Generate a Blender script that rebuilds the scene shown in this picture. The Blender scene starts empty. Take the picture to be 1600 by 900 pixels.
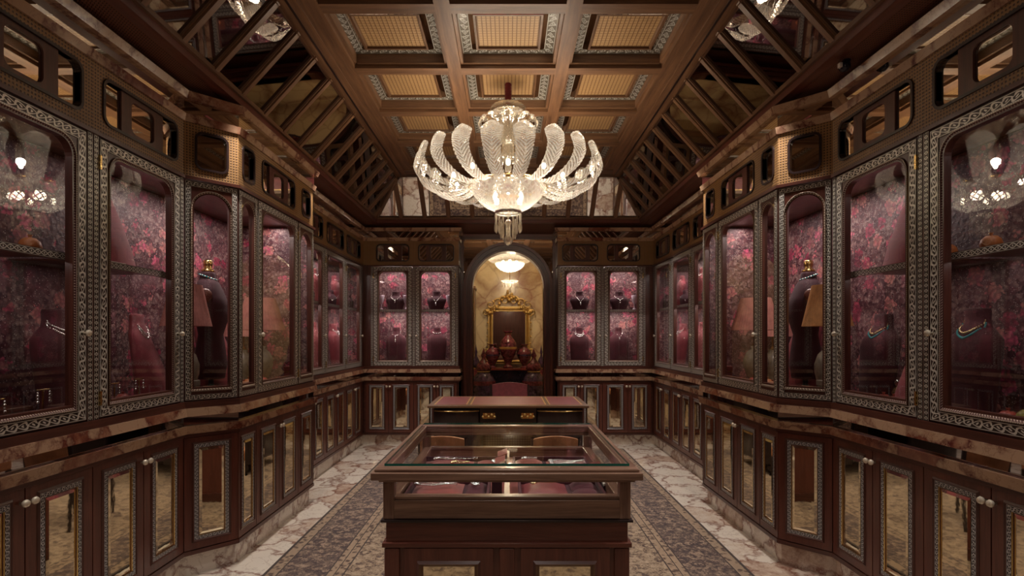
import bpy, math, random
from mathutils import Vector, Matrix
random.seed(7)
C = bpy.context.scene.collection
PI = math.pi
# ------------------------------------------------------------------ camera
cam_d = bpy.data.cameras.new('camera'); cam = bpy.data.objects.new('camera', cam_d); C.objects.link(cam)
cam.location = (0, 0, 1.5); cam.rotation_euler = (PI/2, 0, 0)
cam_d.sensor_width = 36; cam_d.lens = 36*830/1600
cam_d.shift_x = 6/1600; cam_d.shift_y = 77/1600; cam_d.clip_start = 0.05
bpy.context.scene.camera = cam
# ------------------------------------------------------------------ world, exposure
w = bpy.data.worlds.new('world'); bpy.context.scene.world = w; w.use_nodes = True
w.node_tree.nodes['Background'].inputs[0].default_value = (0.02, 0.015, 0.012, 1)
w.node_tree.nodes['Background'].inputs[1].default_value = 0.3
vs = bpy.context.scene.view_settings
vs.view_transform = 'Standard'; vs.look = 'None'; vs.exposure = 0.0; vs.gamma = 1; vs.use_curve_mapping = False
# ------------------------------------------------------------------ lights, with added spots over the counter
def lamp(kind, name, loc, energy, color, size=0.1, rot=(0, 0, 0), sy=None, spot=None, blend=.6):
    d = bpy.data.lights.new(name, kind); o = bpy.data.objects.new(name, d); C.objects.link(o)
    o.location = loc; o.rotation_euler = rot; d.energy = energy; d.color = color
    if kind == 'AREA':
        d.size = size
        if sy: d.shape = 'RECTANGLE'; d.size_y = sy
    else: d.shadow_soft_size = size
    if kind == 'SPOT': d.spot_size = spot or 1.6; d.spot_blend = blend
    return o
WARM = (1, .85, .68); PINKW = (1, .84, .78)
CH_E, CASE_E, DOWN_E = 6.5, 1.6, 85.0          # chandelier bulb, showcase strip, cornice downlight
for sx in (-1, 1):
    for y in (0.4, 1.9, 3.4, 4.9, 6.4):
        lamp('SPOT', 'cornice_downlight', (sx*1.70, y, 3.10), DOWN_E, (1, .92, .86), .03, (0, sx*.22, 0), spot=1.5, blend=.9)
for y in (1.3725, 2.9425): lamp('SPOT', 'added_counter_spot', (0, y, 3.62), 52, (1, .90, .82), .03, (0, 0, 0), spot=1.1, blend=.9)  # added spots to brighten counter and rug; these coffers have no lamps
lamp('POINT', 'rear_point_light', (0, -1.2, 2.9), 22, WARM, .12)  # point light high up behind the camera
lamp('POINT', 'anteroom_chandelier_light', (.03, 9.4, 2.74), 105, (1, .84, .62), .02)
# ------------------------------------------------------------------ node helpers
class E:
    def __init__(s, nt, k): s.nt, s.k = nt, k
    def op(s, o, b=None, c=None):
        n = s.nt.nodes.new('ShaderNodeMath'); n.operation = o
        for i, x in enumerate((s, b, c)):
            if x is None: continue
            if isinstance(x, E): s.nt.links.new(x.k, n.inputs[i])
            else: n.inputs[i].default_value = x
        return E(s.nt, n.outputs[0])
    def __add__(s, b): return s.op('ADD', b)
    def __sub__(s, b): return s.op('SUBTRACT', b)
    def __mul__(s, b): return s.op('MULTIPLY', b)
    def __truediv__(s, b): return s.op('DIVIDE', b)
    def abs(s): return s.op('ABSOLUTE')
    def fract(s): return s.op('FRACT')
    def cos(s): return s.op('COSINE')
    def lt(s, b): return s.op('LESS_THAN', b)
    def gt(s, b): return s.op('GREATER_THAN', b)
    def mx(s, b): return s.op('MAXIMUM', b)
    def mn(s, b): return s.op('MINIMUM', b)
    def pw(s, b): return s.op('POWER', b)
def newmat(name):
    m = bpy.data.materials.new(name); m.use_nodes = True
    nt = m.node_tree; b = nt.nodes['Principled BSDF']
    return m, nt, b
def uvnode(nt):
    t = nt.nodes.new('ShaderNodeTexCoord'); return t.outputs['UV'], t.outputs['Object']
def sep(nt, vec):
    s = nt.nodes.new('ShaderNodeSeparateXYZ'); nt.links.new(vec, s.inputs[0])
    return E(nt, s.outputs[0]), E(nt, s.outputs[1]), E(nt, s.outputs[2])
def mapping(nt, vec, sc, loc=(0, 0, 0)):
    m = nt.nodes.new('ShaderNodeMapping'); nt.links.new(vec, m.inputs[0]); m.inputs['Scale'].default_value = sc
    m.inputs['Location'].default_value = loc; return m.outputs[0]
def noise(nt, vec, scale, detail=4, rough=.55, dist=0):
    n = nt.nodes.new('ShaderNodeTexNoise'); nt.links.new(vec, n.inputs['Vector'])
    n.inputs['Scale'].default_value = scale; n.inputs['Detail'].default_value = detail
    n.inputs['Roughness'].default_value = rough; n.inputs['Distortion'].default_value = dist
    return E(nt, n.outputs['Fac']), n.outputs['Color']
def voro(nt, vec, scale, feat='F1'):
    n = nt.nodes.new('ShaderNodeTexVoronoi'); n.feature = feat; nt.links.new(vec, n.inputs['Vector'])
    n.inputs['Scale'].default_value = scale
    return E(nt, n.outputs['Distance']), (n.outputs['Color'] if feat != 'DISTANCE_TO_EDGE' else None)
def ramp(nt, fac, stops, interp='LINEAR'):
    r = nt.nodes.new('ShaderNodeValToRGB'); nt.links.new(fac.k, r.inputs[0]); cr = r.color_ramp; cr.interpolation = interp
    while len(cr.elements) < len(stops): cr.elements.new(.5)
    for e, (p, c) in zip(cr.elements, stops): e.position = p; e.color = (*c, 1)
    return r.outputs[0]
def mixc(nt, fac, a, b):
    n = nt.nodes.new('ShaderNodeMix'); n.data_type = 'RGBA'
    if isinstance(fac, E): nt.links.new(fac.k, n.inputs[0])
    else: n.inputs[0].default_value = fac
    for i, x in ((6, a), (7, b)):
        if isinstance(x, tuple): n.inputs[i].default_value = (*x, 1)
        else: nt.links.new(x, n.inputs[i])
    return n.outputs[2]
def vadd(nt, a, col, s):
    n = nt.nodes.new('ShaderNodeVectorMath'); n.operation = 'MULTIPLY_ADD'
    nt.links.new(col, n.inputs[0]); n.inputs[1].default_value = (s, s, s); nt.links.new(a, n.inputs[2]); return n.outputs[0]
def bump(nt, b, h, dist, strength=.5):
    n = nt.nodes.new('ShaderNodeBump'); nt.links.new(h.k, n.inputs['Height']); n.inputs['Distance'].default_value = dist
    n.inputs['Strength'].default_value = strength; nt.links.new(n.outputs[0], b.inputs['Normal'])
# ------------------------------------------------------------------ materials
def plain(name, col, rough=.5, metal=0, var=.12, scale=9, sheen=0, coat=0):
    m, nt, b = newmat(name); _, ob = uvnode(nt)
    f, _ = noise(nt, ob, scale, 3)
    nt.links.new(ramp(nt, f, [(.3, tuple(c*(1-var) for c in col)), (.7, tuple(min(1, c*(1+var)) for c in col))]), b.inputs['Base Color'])
    b.inputs['Roughness'].default_value = rough; b.inputs['Metallic'].default_value = metal
    b.inputs['Sheen Weight'].default_value = sheen; b.inputs['Coat Weight'].default_value = coat
    return m
def wood(name, c1, c2, rough=.35, sc=1.0, coat=.25):
    m, nt, b = newmat(name); uv, _ = uvnode(nt)
    _, wc = noise(nt, mapping(nt, uv, (1.3*sc, 4*sc, 1)), 1.5, 2)
    v = vadd(nt, uv, wc, .05)
    f, _ = noise(nt, mapping(nt, v, (1.6*sc, 26*sc, 1)), 1.0, 5, .6)
    g, _ = noise(nt, mapping(nt, v, (9*sc, 190*sc, 1)), 1.0, 3, .7)
    t = f*.75 + g*.3
    nt.links.new(ramp(nt, t, [(.34, c1), (.52, tuple((a+b_)/2 for a, b_ in zip(c1, c2))), (.68, c2)]), b.inputs['Base Color'])
    b.inputs['Roughness'].default_value = rough; b.inputs['Coat Weight'].default_value = coat; b.inputs['Coat Roughness'].default_value = .2
    bump(nt, b, g, .001, .3)
    return m
def inlay(name, kind, light=(.60, .55, .44), dark=(.035, .02, .014), rough=.35):
    m, nt, b = newmat(name); uv, _ = uvnode(nt); u, v, _ = sep(nt, uv)
    if kind == 'guilloche':
        c = (u*PI*1.0).cos()*.29
        a1 = (v-.5-c).abs().lt(.075); a2 = (v-.5+c).abs().lt(.075)
        du = (u.fract()-.0).mn((u*-1).fract())
        dot = (((u.fract()-.5)*.0+du)*du + (v-.5)*(v-.5)*.8).lt(.012)
        ed = (v-.5).abs(); lines = ed.gt(.40)*ed.lt(.46)
        x = a1.mx(a2).mx(dot).mx(lines)
    elif kind == 'zigzag':
        tri = ((u*1.6).fract()-.5).abs()*2
        x = v.gt(tri*.7+.12)
        x = x.mx(v.lt(.08))
    elif kind == 'bead':
        fu = (u*1.25).fract()-.5; x = (fu*fu + (v-.5)*(v-.5)*.9).lt(.13)
    else:   # diamonds
        fu = ((u*1.1).fract()-.5).abs(); fv = (v-.5).abs()
        s = fu+fv; x = (s.lt(.42)*s.gt(.26)).mx(s.lt(.12)).mx(fv.gt(.43))
    n, _ = noise(nt, mapping(nt, uv, (6, 6, 1)), 1, 2)
    lc = mixc(nt, n, tuple(c*.65 for c in light), light)
    nt.links.new(mixc(nt, x, dark, lc), b.inputs['Base Color'])
    b.inputs['Roughness'].default_value = rough; b.inputs['Metallic'].default_value = .25
    bump(nt, b, x, .002, .5)
    return m
def cane(name, light, dark, pitch, hole=.25, grid=False):
    m, nt, b = newmat(name); uv, ob = uvnode(nt); u, v, _ = sep(nt, uv)
    a = (u*(2*PI/pitch)).cos()*.5+.5; c = (v*(2*PI/pitch)).cos()*.5+.5
    h = a*c
    n, _ = noise(nt, uv, 5, 2)
    lc = mixc(nt, n, tuple(x*.8 for x in light), light)
    k = (a.gt(.86).mx(c.gt(.90)*.8)) if grid else h.gt(1-hole-.25)
    nt.links.new(mixc(nt, k, lc, dark), b.inputs['Base Color'])
    b.inputs['Roughness'].default_value = .5; bump(nt, b, h*-1, .002, .6)
    return m
def marble(name, pale, pink, vein, scale=2.2, rough=.12, vw=.045):
    m, nt, b = newmat(name); _, ob = uvnode(nt)
    _, nc = noise(nt, ob, scale*1.4, 5, .6)
    v = vadd(nt, ob, nc, .42)
    d, _ = voro(nt, v, scale, 'DISTANCE_TO_EDGE'); _, cc = voro(nt, v, scale)
    d2, _ = voro(nt, v, scale*2.7, 'DISTANCE_TO_EDGE')
    cx, cy, cz = sep(nt, cc); fn, _ = noise(nt, ob, scale*3, 6, .65)
    base = ramp(nt, cx*.6+fn*.5, [(.25, pale), (.62, pale), (.8, pink), (.95, vein)])
    w1 = (d/vw).mn(1.0); w2 = (d2/(vw*.45)).mn(1.0)
    k = (w1*-1+1)*(fn*1.4).mn(1.0) + (w2*-1+1)*.35
    nt.links.new(mixc(nt, k.mn(1.0), base, vein), b.inputs['Base Color'])
    b.inputs['Roughness'].default_value = rough
    return m
def mirror(name, col, rough=.02, wob=0):
    m, nt, b = newmat(name); _, ob = uvnode(nt)
    f, _ = noise(nt, ob, 3, 3)
    nt.links.new(mixc(nt, f, tuple(c*.9 for c in col), col), b.inputs['Base Color'])
    b.inputs['Metallic'].default_value = 1; b.inputs['Roughness'].default_value = rough
    if wob:
        g, _ = noise(nt, ob, 14, 2); bump(nt, b, g, wob, .3)
    return m
def glass(name, tint=(1, 1, 1), refl=1.9, extra=0.0):
    m = bpy.data.materials.new(name); m.use_nodes = True; nt = m.node_tree; nt.nodes.clear()
    out = nt.nodes.new('ShaderNodeOutputMaterial'); mx = nt.nodes.new('ShaderNodeMixShader')
    tr = nt.nodes.new('ShaderNodeBsdfTransparent'); gl = nt.nodes.new('ShaderNodeBsdfGlossy')
    lw = nt.nodes.new('ShaderNodeLayerWeight'); lw.inputs[0].default_value = .5
    f = E(nt, lw.outputs['Facing']).pw(5.0)*.96 + .04 + extra
    f = (f*refl).mn(1.0)
    tr.inputs[0].default_value = (*tint, 1); gl.inputs['Roughness'].default_value = .01
    nt.links.new(f.k, mx.inputs[0]); nt.links.new(tr.outputs[0], mx.inputs[1]); nt.links.new(gl.outputs[0], mx.inputs[2])
    nt.links.new(mx.outputs[0], out.inputs[0]); return m
def crystal(name, tr_w=.40, tl=.30, tint=(1, .96, .88), scale=60, leaf=False, dia=False):
    m = bpy.data.materials.new(name); m.use_nodes = True; nt = m.node_tree; nt.nodes.clear()
    out = nt.nodes.new('ShaderNodeOutputMaterial')
    tr = nt.nodes.new('ShaderNodeBsdfTransparent'); tr.inputs[0].default_value = (*tint, 1)
    gl = nt.nodes.new('ShaderNodeBsdfGlossy'); gl.inputs['Roughness'].default_value = .07; gl.inputs[0].default_value = (*tint, 1)
    tl_ = nt.nodes.new('ShaderNodeBsdfTranslucent'); tl_.inputs[0].default_value = (*tint, 1)
    a = nt.nodes.new('ShaderNodeMixShader'); b = nt.nodes.new('ShaderNodeMixShader')
    lw = nt.nodes.new('ShaderNodeLayerWeight'); lw.inputs[0].default_value = .5
    f = (E(nt, lw.outputs['Facing']).pw(2.0)*.6 + (1-tr_w)).mn(1.0)
    t = nt.nodes.new('ShaderNodeTexCoord'); n1, _ = noise(nt, t.outputs['Object'], scale, 2)
    if leaf:                                             # cut herringbone ribs and beaded rim of the leaf
        u, v, _ = sep(nt, t.outputs['UV']); av = (v-.5).abs()
        st = ((u*30-av*5).fract()-.5).abs()*2
        rim = av.gt(.44); mid = av.lt(.025)
        f = (f*(st*1.0+.35)).mx(rim*.8).mx(mid*.8).mn(1.0)
    bp = nt.nodes.new('ShaderNodeBump'); nt.links.new(n1.k, bp.inputs['Height']); bp.inputs['Distance'].default_value = .004; bp.inputs['Strength'].default_value = .5
    nt.links.new(bp.outputs[0], gl.inputs['Normal'])
    if dia:                                              # diamond cut lattice of the bowl
        u, v, _ = sep(nt, t.outputs['UV'])
        l1 = ((v*16+u*3.2).fract()-.5).abs()*2; l2 = ((v*16-u*3.2).fract()-.5).abs()*2; lat = l1.mx(l2)
        f = (f*((lat*lat*lat)*.9+.75)).mn(1.0)
    a.inputs[0].default_value = tl; nt.links.new(gl.outputs[0], a.inputs[1]); nt.links.new(tl_.outputs[0], a.inputs[2])
    nt.links.new(f.k, b.inputs[0]); nt.links.new(tr.outputs[0], b.inputs[1]); nt.links.new(a.outputs[0], b.inputs[2])
    nt.links.new(b.outputs[0], out.inputs[0]); return m
def emis(name, col, s):
    m, nt, b = newmat(name); b.inputs['Base Color'].default_value = (*col, 1)
    b.inputs['Emission Color'].default_value = (*col, 1); b.inputs['Emission Strength'].default_value = s; return m
def wallpaper():
    m, nt, b = newmat('floral_wallpaper'); uv, _ = uvnode(nt)
    _, nc = noise(nt, uv, 12, 3, .6); v = vadd(nt, uv, nc, .07)
    d, c = voro(nt, v, 8); cx, cy, cz = sep(nt, c)
    d3, c3 = voro(nt, v, 42); ax, _, _ = sep(nt, c3)
    d4, c4 = voro(nt, uv, 120); qx, _, _ = sep(nt, c4)
    big, _ = noise(nt, uv, 2.2, 3)
    petal = ramp(nt, cx*.75+ax*.3, [(.12, (.26, .03, .06)), (.32, (.50, .05, .12)), (.5, (.62, .20, .20)), (.68, (.58, .27, .22)), (.85, (.74, .13, .24))])
    ground = ramp(nt, ax*.5+big*.6, [(.3, (.045, .014, .018)), (.5, (.17, .06, .065)), (.72, (.34, .22, .20))])
    k = (d*1.0 + (d3-.3)*.35).lt(.47)*cy.gt(.28)
    col = mixc(nt, k, ground, petal)
    col = mixc(nt, (d3*2.2-.35).mx(0.0).mn(1.0)*.6, col, (.06, .015, .03))
    dk, _ = noise(nt, uv, 3.1, 2); col = mixc(nt, dk.gt(.56)*.55, col, (.05, .012, .022))
    sp = d4.lt(.33)*qx.gt(.78)*(k*-1+1.25).mn(1.0)
    col = mixc(nt, sp, col, (.44, .37, .35))
    nt.links.new(col, b.inputs['Base Color']); b.inputs['Roughness'].default_value = .5
    bump(nt, b, d3, .004, .4)
    return m
def rugmat(W, L):
    m, nt, b = newmat('oriental_rug'); uv, _ = uvnode(nt); u, v, _ = sep(nt, uv)
    d = (u.mn(u*-1+W)).mn(v.mn(v*-1+L))
    _, nc = noise(nt, uv, 9, 3); vv = vadd(nt, uv, nc, .05)
    d1, c1 = voro(nt, vv, 8); d2, c2 = voro(nt, vv, 24); f, _ = noise(nt, uv, 16, 5, .7); g, _ = noise(nt, uv, 90, 3, .6)
    cx, _, _ = sep(nt, c2); kx, _, _ = sep(nt, c1)
    h, _ = noise(nt, vv, 26, 4, .65)
    fl_ = (d2.lt(.40)*d2.gt(.22)*cx.gt(.35))*.22 + (d1.gt(.24)*d1.lt(.36)*kx.gt(.25))*.25
    t = (f-.5)*1.5 + (h-.5)*1.3 + (g-.5)*.9 + fl_ + .36
    fld = ramp(nt, t, [(.15, (.36, .27, .18)), (.42, (.25, .175, .11)), (.60, (.12, .075, .05)), (.85, (.065, .034, .03))])
    brd = ramp(nt, t, [(.12, (.30, .21, .145)), (.33, (.15, .098, .07)), (.52, (.07, .042, .036)), (.85, (.04, .022, .024))])
    grd = ramp(nt, d2+(f-.5)*1.2, [(.2, (.08, .045, .032)), (.5, (.30, .21, .135))])
    isb = d.lt(.40); col = mixc(nt, isb, fld, brd)
    isg = (d.gt(.40)*d.lt(.50)).mx(d.lt(.085)*d.gt(.02)); col = mixc(nt, isg, col, grd)
    ln = (d.gt(.395)*d.lt(.405)).mx(d.gt(.5)*d.lt(.51)).mx(d.lt(.02)).mx(d.gt(.085)*d.lt(.095)).mx(d.gt(.445)*d.lt(.452))
    col = mixc(nt, ln, col, (.05, .032, .026))
    nt.links.new(col, b.inputs['Base Color']); b.inputs['Roughness'].default_value = .95; b.inputs['Sheen Weight'].default_value = .2
    bump(nt, b, g, .004, .5)
    return m
MAH = wood('mahogany', (.040, .010, .007), (.115, .036, .022), .32)
MAH2 = wood('mahogany_lighter', (.072, .017, .011), (.165, .050, .030), .3)
OAK = wood('stained_oak', (.085, .036, .016), (.25, .125, .058), .5, 1.0, .05)
OAKD = wood('dark_oak', (.07, .03, .014), (.20, .10, .045), .38)
OAKV = wood('counter_oak', (.10, .042, .026), (.36, .21, .14), .3, .8, .4)
EBON = wood('ebonised_wood', (.012, .006, .006), (.03, .014, .012), .3)
GUIL = inlay('bone_guilloche_inlay', 'guilloche', (.80, .75, .66)); ZIG = inlay('bone_zigzag_inlay', 'zigzag', (.55, .42, .36), (.07, .02, .02))
BEAD = inlay('bead_moulding', 'bead', (.52, .40, .30), (.07, .035, .02)); DIAM = inlay('bone_diamond_inlay', 'diamond', (.74, .69, .60))
CRST = inlay('silver_crystal_inlay', 'diamond', (.72, .72, .66), (.16, .14, .11), .2)
LOWI = inlay('white_link_inlay', 'guilloche', (.75, .74, .74), (.018, .009, .009))
CANE = cane('golden_cane', (.50, .31, .14), (.20, .10, .035), .030, .10, True)
CANEF = cane('frieze_cane', (.30, .155, .05), (.055, .022, .008), .017, .3)
CANER = cane('russet_cane', (.17, .062, .034), (.03, .010, .006), .016, .3)
BRECC = marble('red_breccia_marble', (.42, .26, .16), (.22, .075, .04), (.10, .022, .015), 3.4, .12, .10)
FLOORM = marble('cream_veined_marble', (.76, .68, .58), (.58, .44, .34), (.20, .065, .04), 3.2, .16, .085)
ANTEM = marble('honey_veined_marble', (.72, .60, .38), (.55, .42, .24), (.26, .13, .08), .8, .2, .10)
MIR = mirror('aged_mirror', (.78, .72, .63)); MIRL = mirror('bevelled_gold_mirror', (.86, .76, .56), .03, .0006)
MIRD = mirror('smoked_mirror', (.36, .32, .30), .02)
GLASS = glass('clear_glass', (.93, .92, .92), 1.5, .055); TOPGLASS = glass('counter_top_glass', (.97, .98, .97), .30)
GREEN = plain('green_glass_edge', (.01, .12, .09), .1, 0, .2)
CRY = crystal('cut_crystal'); BOWL = crystal('diamond_cut_crystal', .30, .22, dia=True); LEAF = crystal('ribbed_crystal', .30, .30, leaf=True); CRYD = crystal('bright_crystal', .45, .2)
BULB = emis('lit_bulb', (1, .90, .72), 28)
PAPER = wallpaper()
BRASS = plain('aged_brass', (.62, .42, .16), .25, 1); GILT = plain('gilt_carving', (.62, .42, .16), .4, .9)
SILV = plain('silver_gems', (.85, .85, .82), .18, 1); CKNOB = plain('crystal_knob', (.75, .66, .52), .12, .4)
VELV = plain('burgundy_velvet', (.065, .006, .013), .8, 0, .25, 12, .08); VELR = plain('rose_velvet', (.26, .04, .05), .75, 0, .2, 12, .1)
VELD = plain('plum_velvet', (.045, .006, .014), .8, 0, .25, 12, .05); RUST = plain('rust_velvet', (.22, .030, .020), .7, 0, .25, 10, .3)
TURQ = plain('turquoise', (.03, .36, .38), .3); GOLDG = plain('gold_gems', (.85, .70, .38), .25, .9)
LEATH = plain('oxblood_leather', (.20, .045, .05), .35, 0, .2, 20); TANL = plain('tan_leather', (.42, .18, .08), .45, 0, .25, 14)
CERAM = plain('celadon_ceramic', (.30, .28, .22), .25, 0, .3, 16); IMARI = plain('imari_porcelain', (.13, .026, .036), .2, 0, .75, 22)
IMARB = plain('blue_imari_porcelain', (.055, .028, .06), .2, 0, .9, 18)
SHADEP = plain('pleated_rose_silk', (.50, .20, .17), .8, 0, .15, 30); SHADEY = plain('pleated_amber_silk', (.62, .30, .11), .8, 0, .15, 30)
FRUITR = plain('pomegranate_skin', (.40, .07, .05), .4, 0, .3); FRUITO = plain('orange_skin', (.50, .17, .05), .45, 0, .2); FRUITG = plain('green_gold_skin', (.36, .30, .08), .4, 0, .3)
WHITEC = plain('ivory_card', (.70, .64, .56), .5); LACQ = plain('black_lacquer', (.012, .01, .02), .15)
LILAC = plain('lilac_glass', (.60, .48, .58), .25)
# ------------------------------------------------------------------ mesh builder
class MB:
    def __init__(s): s.v, s.f, s.uv, s.mi, s.sm, s.mats = [], [], [], [], [], []
    def m(s, mat):
        if mat not in s.mats: s.mats.append(mat)
        return s.mats.index(mat)
    def quad(s, p, uv, mat, smooth=False):
        b = len(s.v); s.v += [tuple(x) for x in p]; s.f.append(tuple(range(b, b+len(p)))); s.uv.append(uv); s.mi.append(s.m(mat)); s.sm.append(smooth)
    def box(s, x0, x1, y0, y1, z0, z1, mat, grain=None, M=None):
        lo = (min(x0, x1), min(y0, y1), min(z0, z1)); hi = (max(x0, x1), max(y0, y1), max(z0, z1))
        P = [Vector((x, y, z)) for x in (lo[0], hi[0]) for y in (lo[1], hi[1]) for z in (lo[2], hi[2])]
        d = [hi[i]-lo[i] for i in range(3)]; g = d.index(max(d)) if grain is None else grain
        F = [((0, 1, 3, 2), 0), ((4, 6, 7, 5), 0), ((0, 4, 5, 1), 1), ((2, 3, 7, 6), 1), ((0, 2, 6, 4), 2), ((1, 5, 7, 3), 2)]
        b = len(s.v); ro = (random.random()*7, random.random()*7)
        for f, n in F:
            ax = [a for a in range(3) if a != n]
            if ax[1] == g or (g == n and d[ax[1]] > d[ax[0]]): ax = ax[::-1]
            s.f.append(tuple(b+i for i in f)); s.uv.append([(P[i][ax[0]]+ro[0], P[i][ax[1]]+ro[1]) for i in f]); s.mi.append(s.m(mat)); s.sm.append(False)
        s.v += [tuple(M @ p) if M else tuple(p) for p in P]
        return s
    def rib(s, A, B, mat, w=None, closed=True, smooth=False, plane=None):
        n = len(A); u = 0; R = range(n if closed else n-1)
        for i in R:
            j = (i+1) % n; L = ((Vector(A[j])-Vector(A[i])).length + (Vector(B[j])-Vector(B[i])).length)/2
            if L < 1e-6: continue
            if plane: uv = [(p[plane[0]], p[plane[1]]) for p in (A[i], A[j], B[j], B[i])]
            elif w: uv = [(u/w, 0), ((u+L)/w, 0), ((u+L)/w, 1), (u/w, 1)]
            else:
                W_ = (Vector(A[i])-Vector(B[i])).length; uv = [(u, 0), (u+L, 0), (u+L, W_), (u, W_)]
            s.quad([A[i], A[j], B[j], B[i]], uv, mat, smooth); u += L
    def grid(s, G, mat, cu=False, cv=False, smooth=True, su=1, sv=1):
        nu, nv = len(G), len(G[0]); b = len(s.v)
        for r in G: s.v += [tuple(p) for p in r]
        for i in range(nu if cu else nu-1):
            for j in range(nv if cv else nv-1):
                i2, j2 = (i+1) % nu, (j+1) % nv
                s.f.append((b+i*nv+j, b+i*nv+j2, b+i2*nv+j2, b+i2*nv+j)); s.mi.append(s.m(mat)); s.sm.append(smooth)
                s.uv.append([(i*su/nu, j*sv/nv), (i*su/nu, (j+1)*sv/nv), ((i+1)*su/nu, (j+1)*sv/nv), ((i+1)*su/nu, j*sv/nv)])
        return s
    def lathe(s, prof, mat, n=24, c=(0, 0, 0), fn=None, cap=True, M=None):
        G = []
        if cap: prof = [(1e-4, prof[0][1])]+list(prof)+[(1e-4, prof[-1][1])]
        for r, z in prof:
            row = []
            for k in range(n):
                a = 2*PI*k/n; rr = fn(r, z, a) if fn else r
                p = Vector((c[0]+rr*math.cos(a), c[1]+rr*math.sin(a), c[2]+z)); row.append(M @ p if M else p)
            G.append(row)
        return s.grid(G, mat, cv=True, su=2, sv=2)
    def ball(s, c, r, mat, n=8, sz=1.0):
        k = max(4, n//2+1); return s.lathe([(max(r*math.sin(PI*i/k), 1e-4), -r*sz*math.cos(PI*i/k)) for i in range(k+1)], mat, n, c, cap=False)
    def tube(s, pts, r, mat, n=8):
        G = []; pts = [Vector(p) for p in pts]
        for i, p in enumerate(pts):
            t = (pts[min(i+1, len(pts)-1)]-pts[max(i-1, 0)]).normalized()
            a = t.cross(Vector((0, 0, 1))); a = a.normalized() if a.length > 1e-3 else Vector((1, 0, 0)); b = t.cross(a)
            rr = r[i] if isinstance(r, (list, tuple)) else r
            G.append([p+a*rr*math.cos(2*PI*k/n)+b*rr*math.sin(2*PI*k/n) for k in range(n)])
        return s.grid(G, mat, cv=True)
    def build(s, name, parent=None, bevel=0):
        me = bpy.data.meshes.new(name); me.from_pydata(s.v, [], s.f)
        for mt in s.mats: me.materials.append(mt)
        ul = me.uv_layers.new(name='UVMap'); k = 0
        for uvs in s.uv:
            for c in uvs: ul.data[k].uv = c; k += 1
        me.polygons.foreach_set('material_index', s.mi); me.polygons.foreach_set('use_smooth', s.sm); me.update()
        o = bpy.data.objects.new(name, me); C.objects.link(o)
        if parent: o.parent = parent
        if bevel:
            md = o.modifiers.new('bevel', 'BEVEL'); md.width = bevel; md.segments = 2; md.limit_method = 'ANGLE'; md.angle_limit = .9
        return o
def tag(o, label, cat, group=None, kind=None):
    if label: o['label'] = label
    if cat: o['category'] = cat
    if group: o['group'] = group
    if kind: o['kind'] = kind
    return o
def thing(name, label, cat, loc=(0, 0, 0), rz=0, group=None):
    o = bpy.data.objects.new(name, None); C.objects.link(o); o.location = loc; o.rotation_euler = (0, 0, rz); o.empty_display_size = .05
    return tag(o, label, cat, group)
def struct(o): o['kind'] = 'structure'; return o
def dup(root, loc, rz=0, label=None, group=None, scale=None):
    r = root.copy(); C.objects.link(r); r.location = loc; r.rotation_euler = (0, 0, rz)
    if scale: r.scale = (scale,)*3 if not isinstance(scale, tuple) else scale
    if label: r['label'] = label
    if group: r['group'] = group
    for ch in list(root.children):
        c = ch.copy(); C.objects.link(c); c.parent = r
        for g in list(ch.children):
            d = g.copy(); C.objects.link(d); d.parent = c
    return r
def rrect(x0, x1, z0, z1, rt, rb, y=0, n=7):
    rt = max(rt, .0008); rb = max(rb, .0008); out = []
    for cx, cz, r, a0 in ((x1-rt, z1-rt, rt, 0), (x0+rt, z1-rt, rt, PI/2), (x0+rb, z0+rb, rb, PI), (x1-rb, z0+rb, rb, 1.5*PI)):
        for k in range(n+1):
            a = a0+PI/2*k/n; out.append((cx+r*math.cos(a), y, cz+r*math.sin(a)))
    return out
def rin(o, d, y):        # rounded rect (x0,x1,z0,z1,rt,rb) inset by d at depth y
    x0, x1, z0, z1, rt, rb = o
    return rrect(x0+d, x1-d, z0+d, z1-d, rt-d, rb-d, y)
def slab(mb, outer, inner, y0, y1, mat):     # frame with a rounded opening
    A, B = rin(outer, 0, y0), rin(inner, 0, y0)
    mb.rib(A, B, mat, plane=(2, 0)); mb.rib(B, rin(inner, 0, y1), mat); mb.rib(A, rin(outer, 0, y1), mat)
    mb.rib(rin(outer, 0, y1), rin(inner, 0, y1), mat, plane=(2, 0))
def plate(mb, o, y, mat, uvs=1):
    P = rin(o, 0, y)
    P = [p for i, p in enumerate(P) if i == 0 or (Vector(p)-Vector(P[i-1])).length > 1e-5]
    mb.quad(P, [(p[0]*uvs, p[2]*uvs) for p in P], mat)
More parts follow.
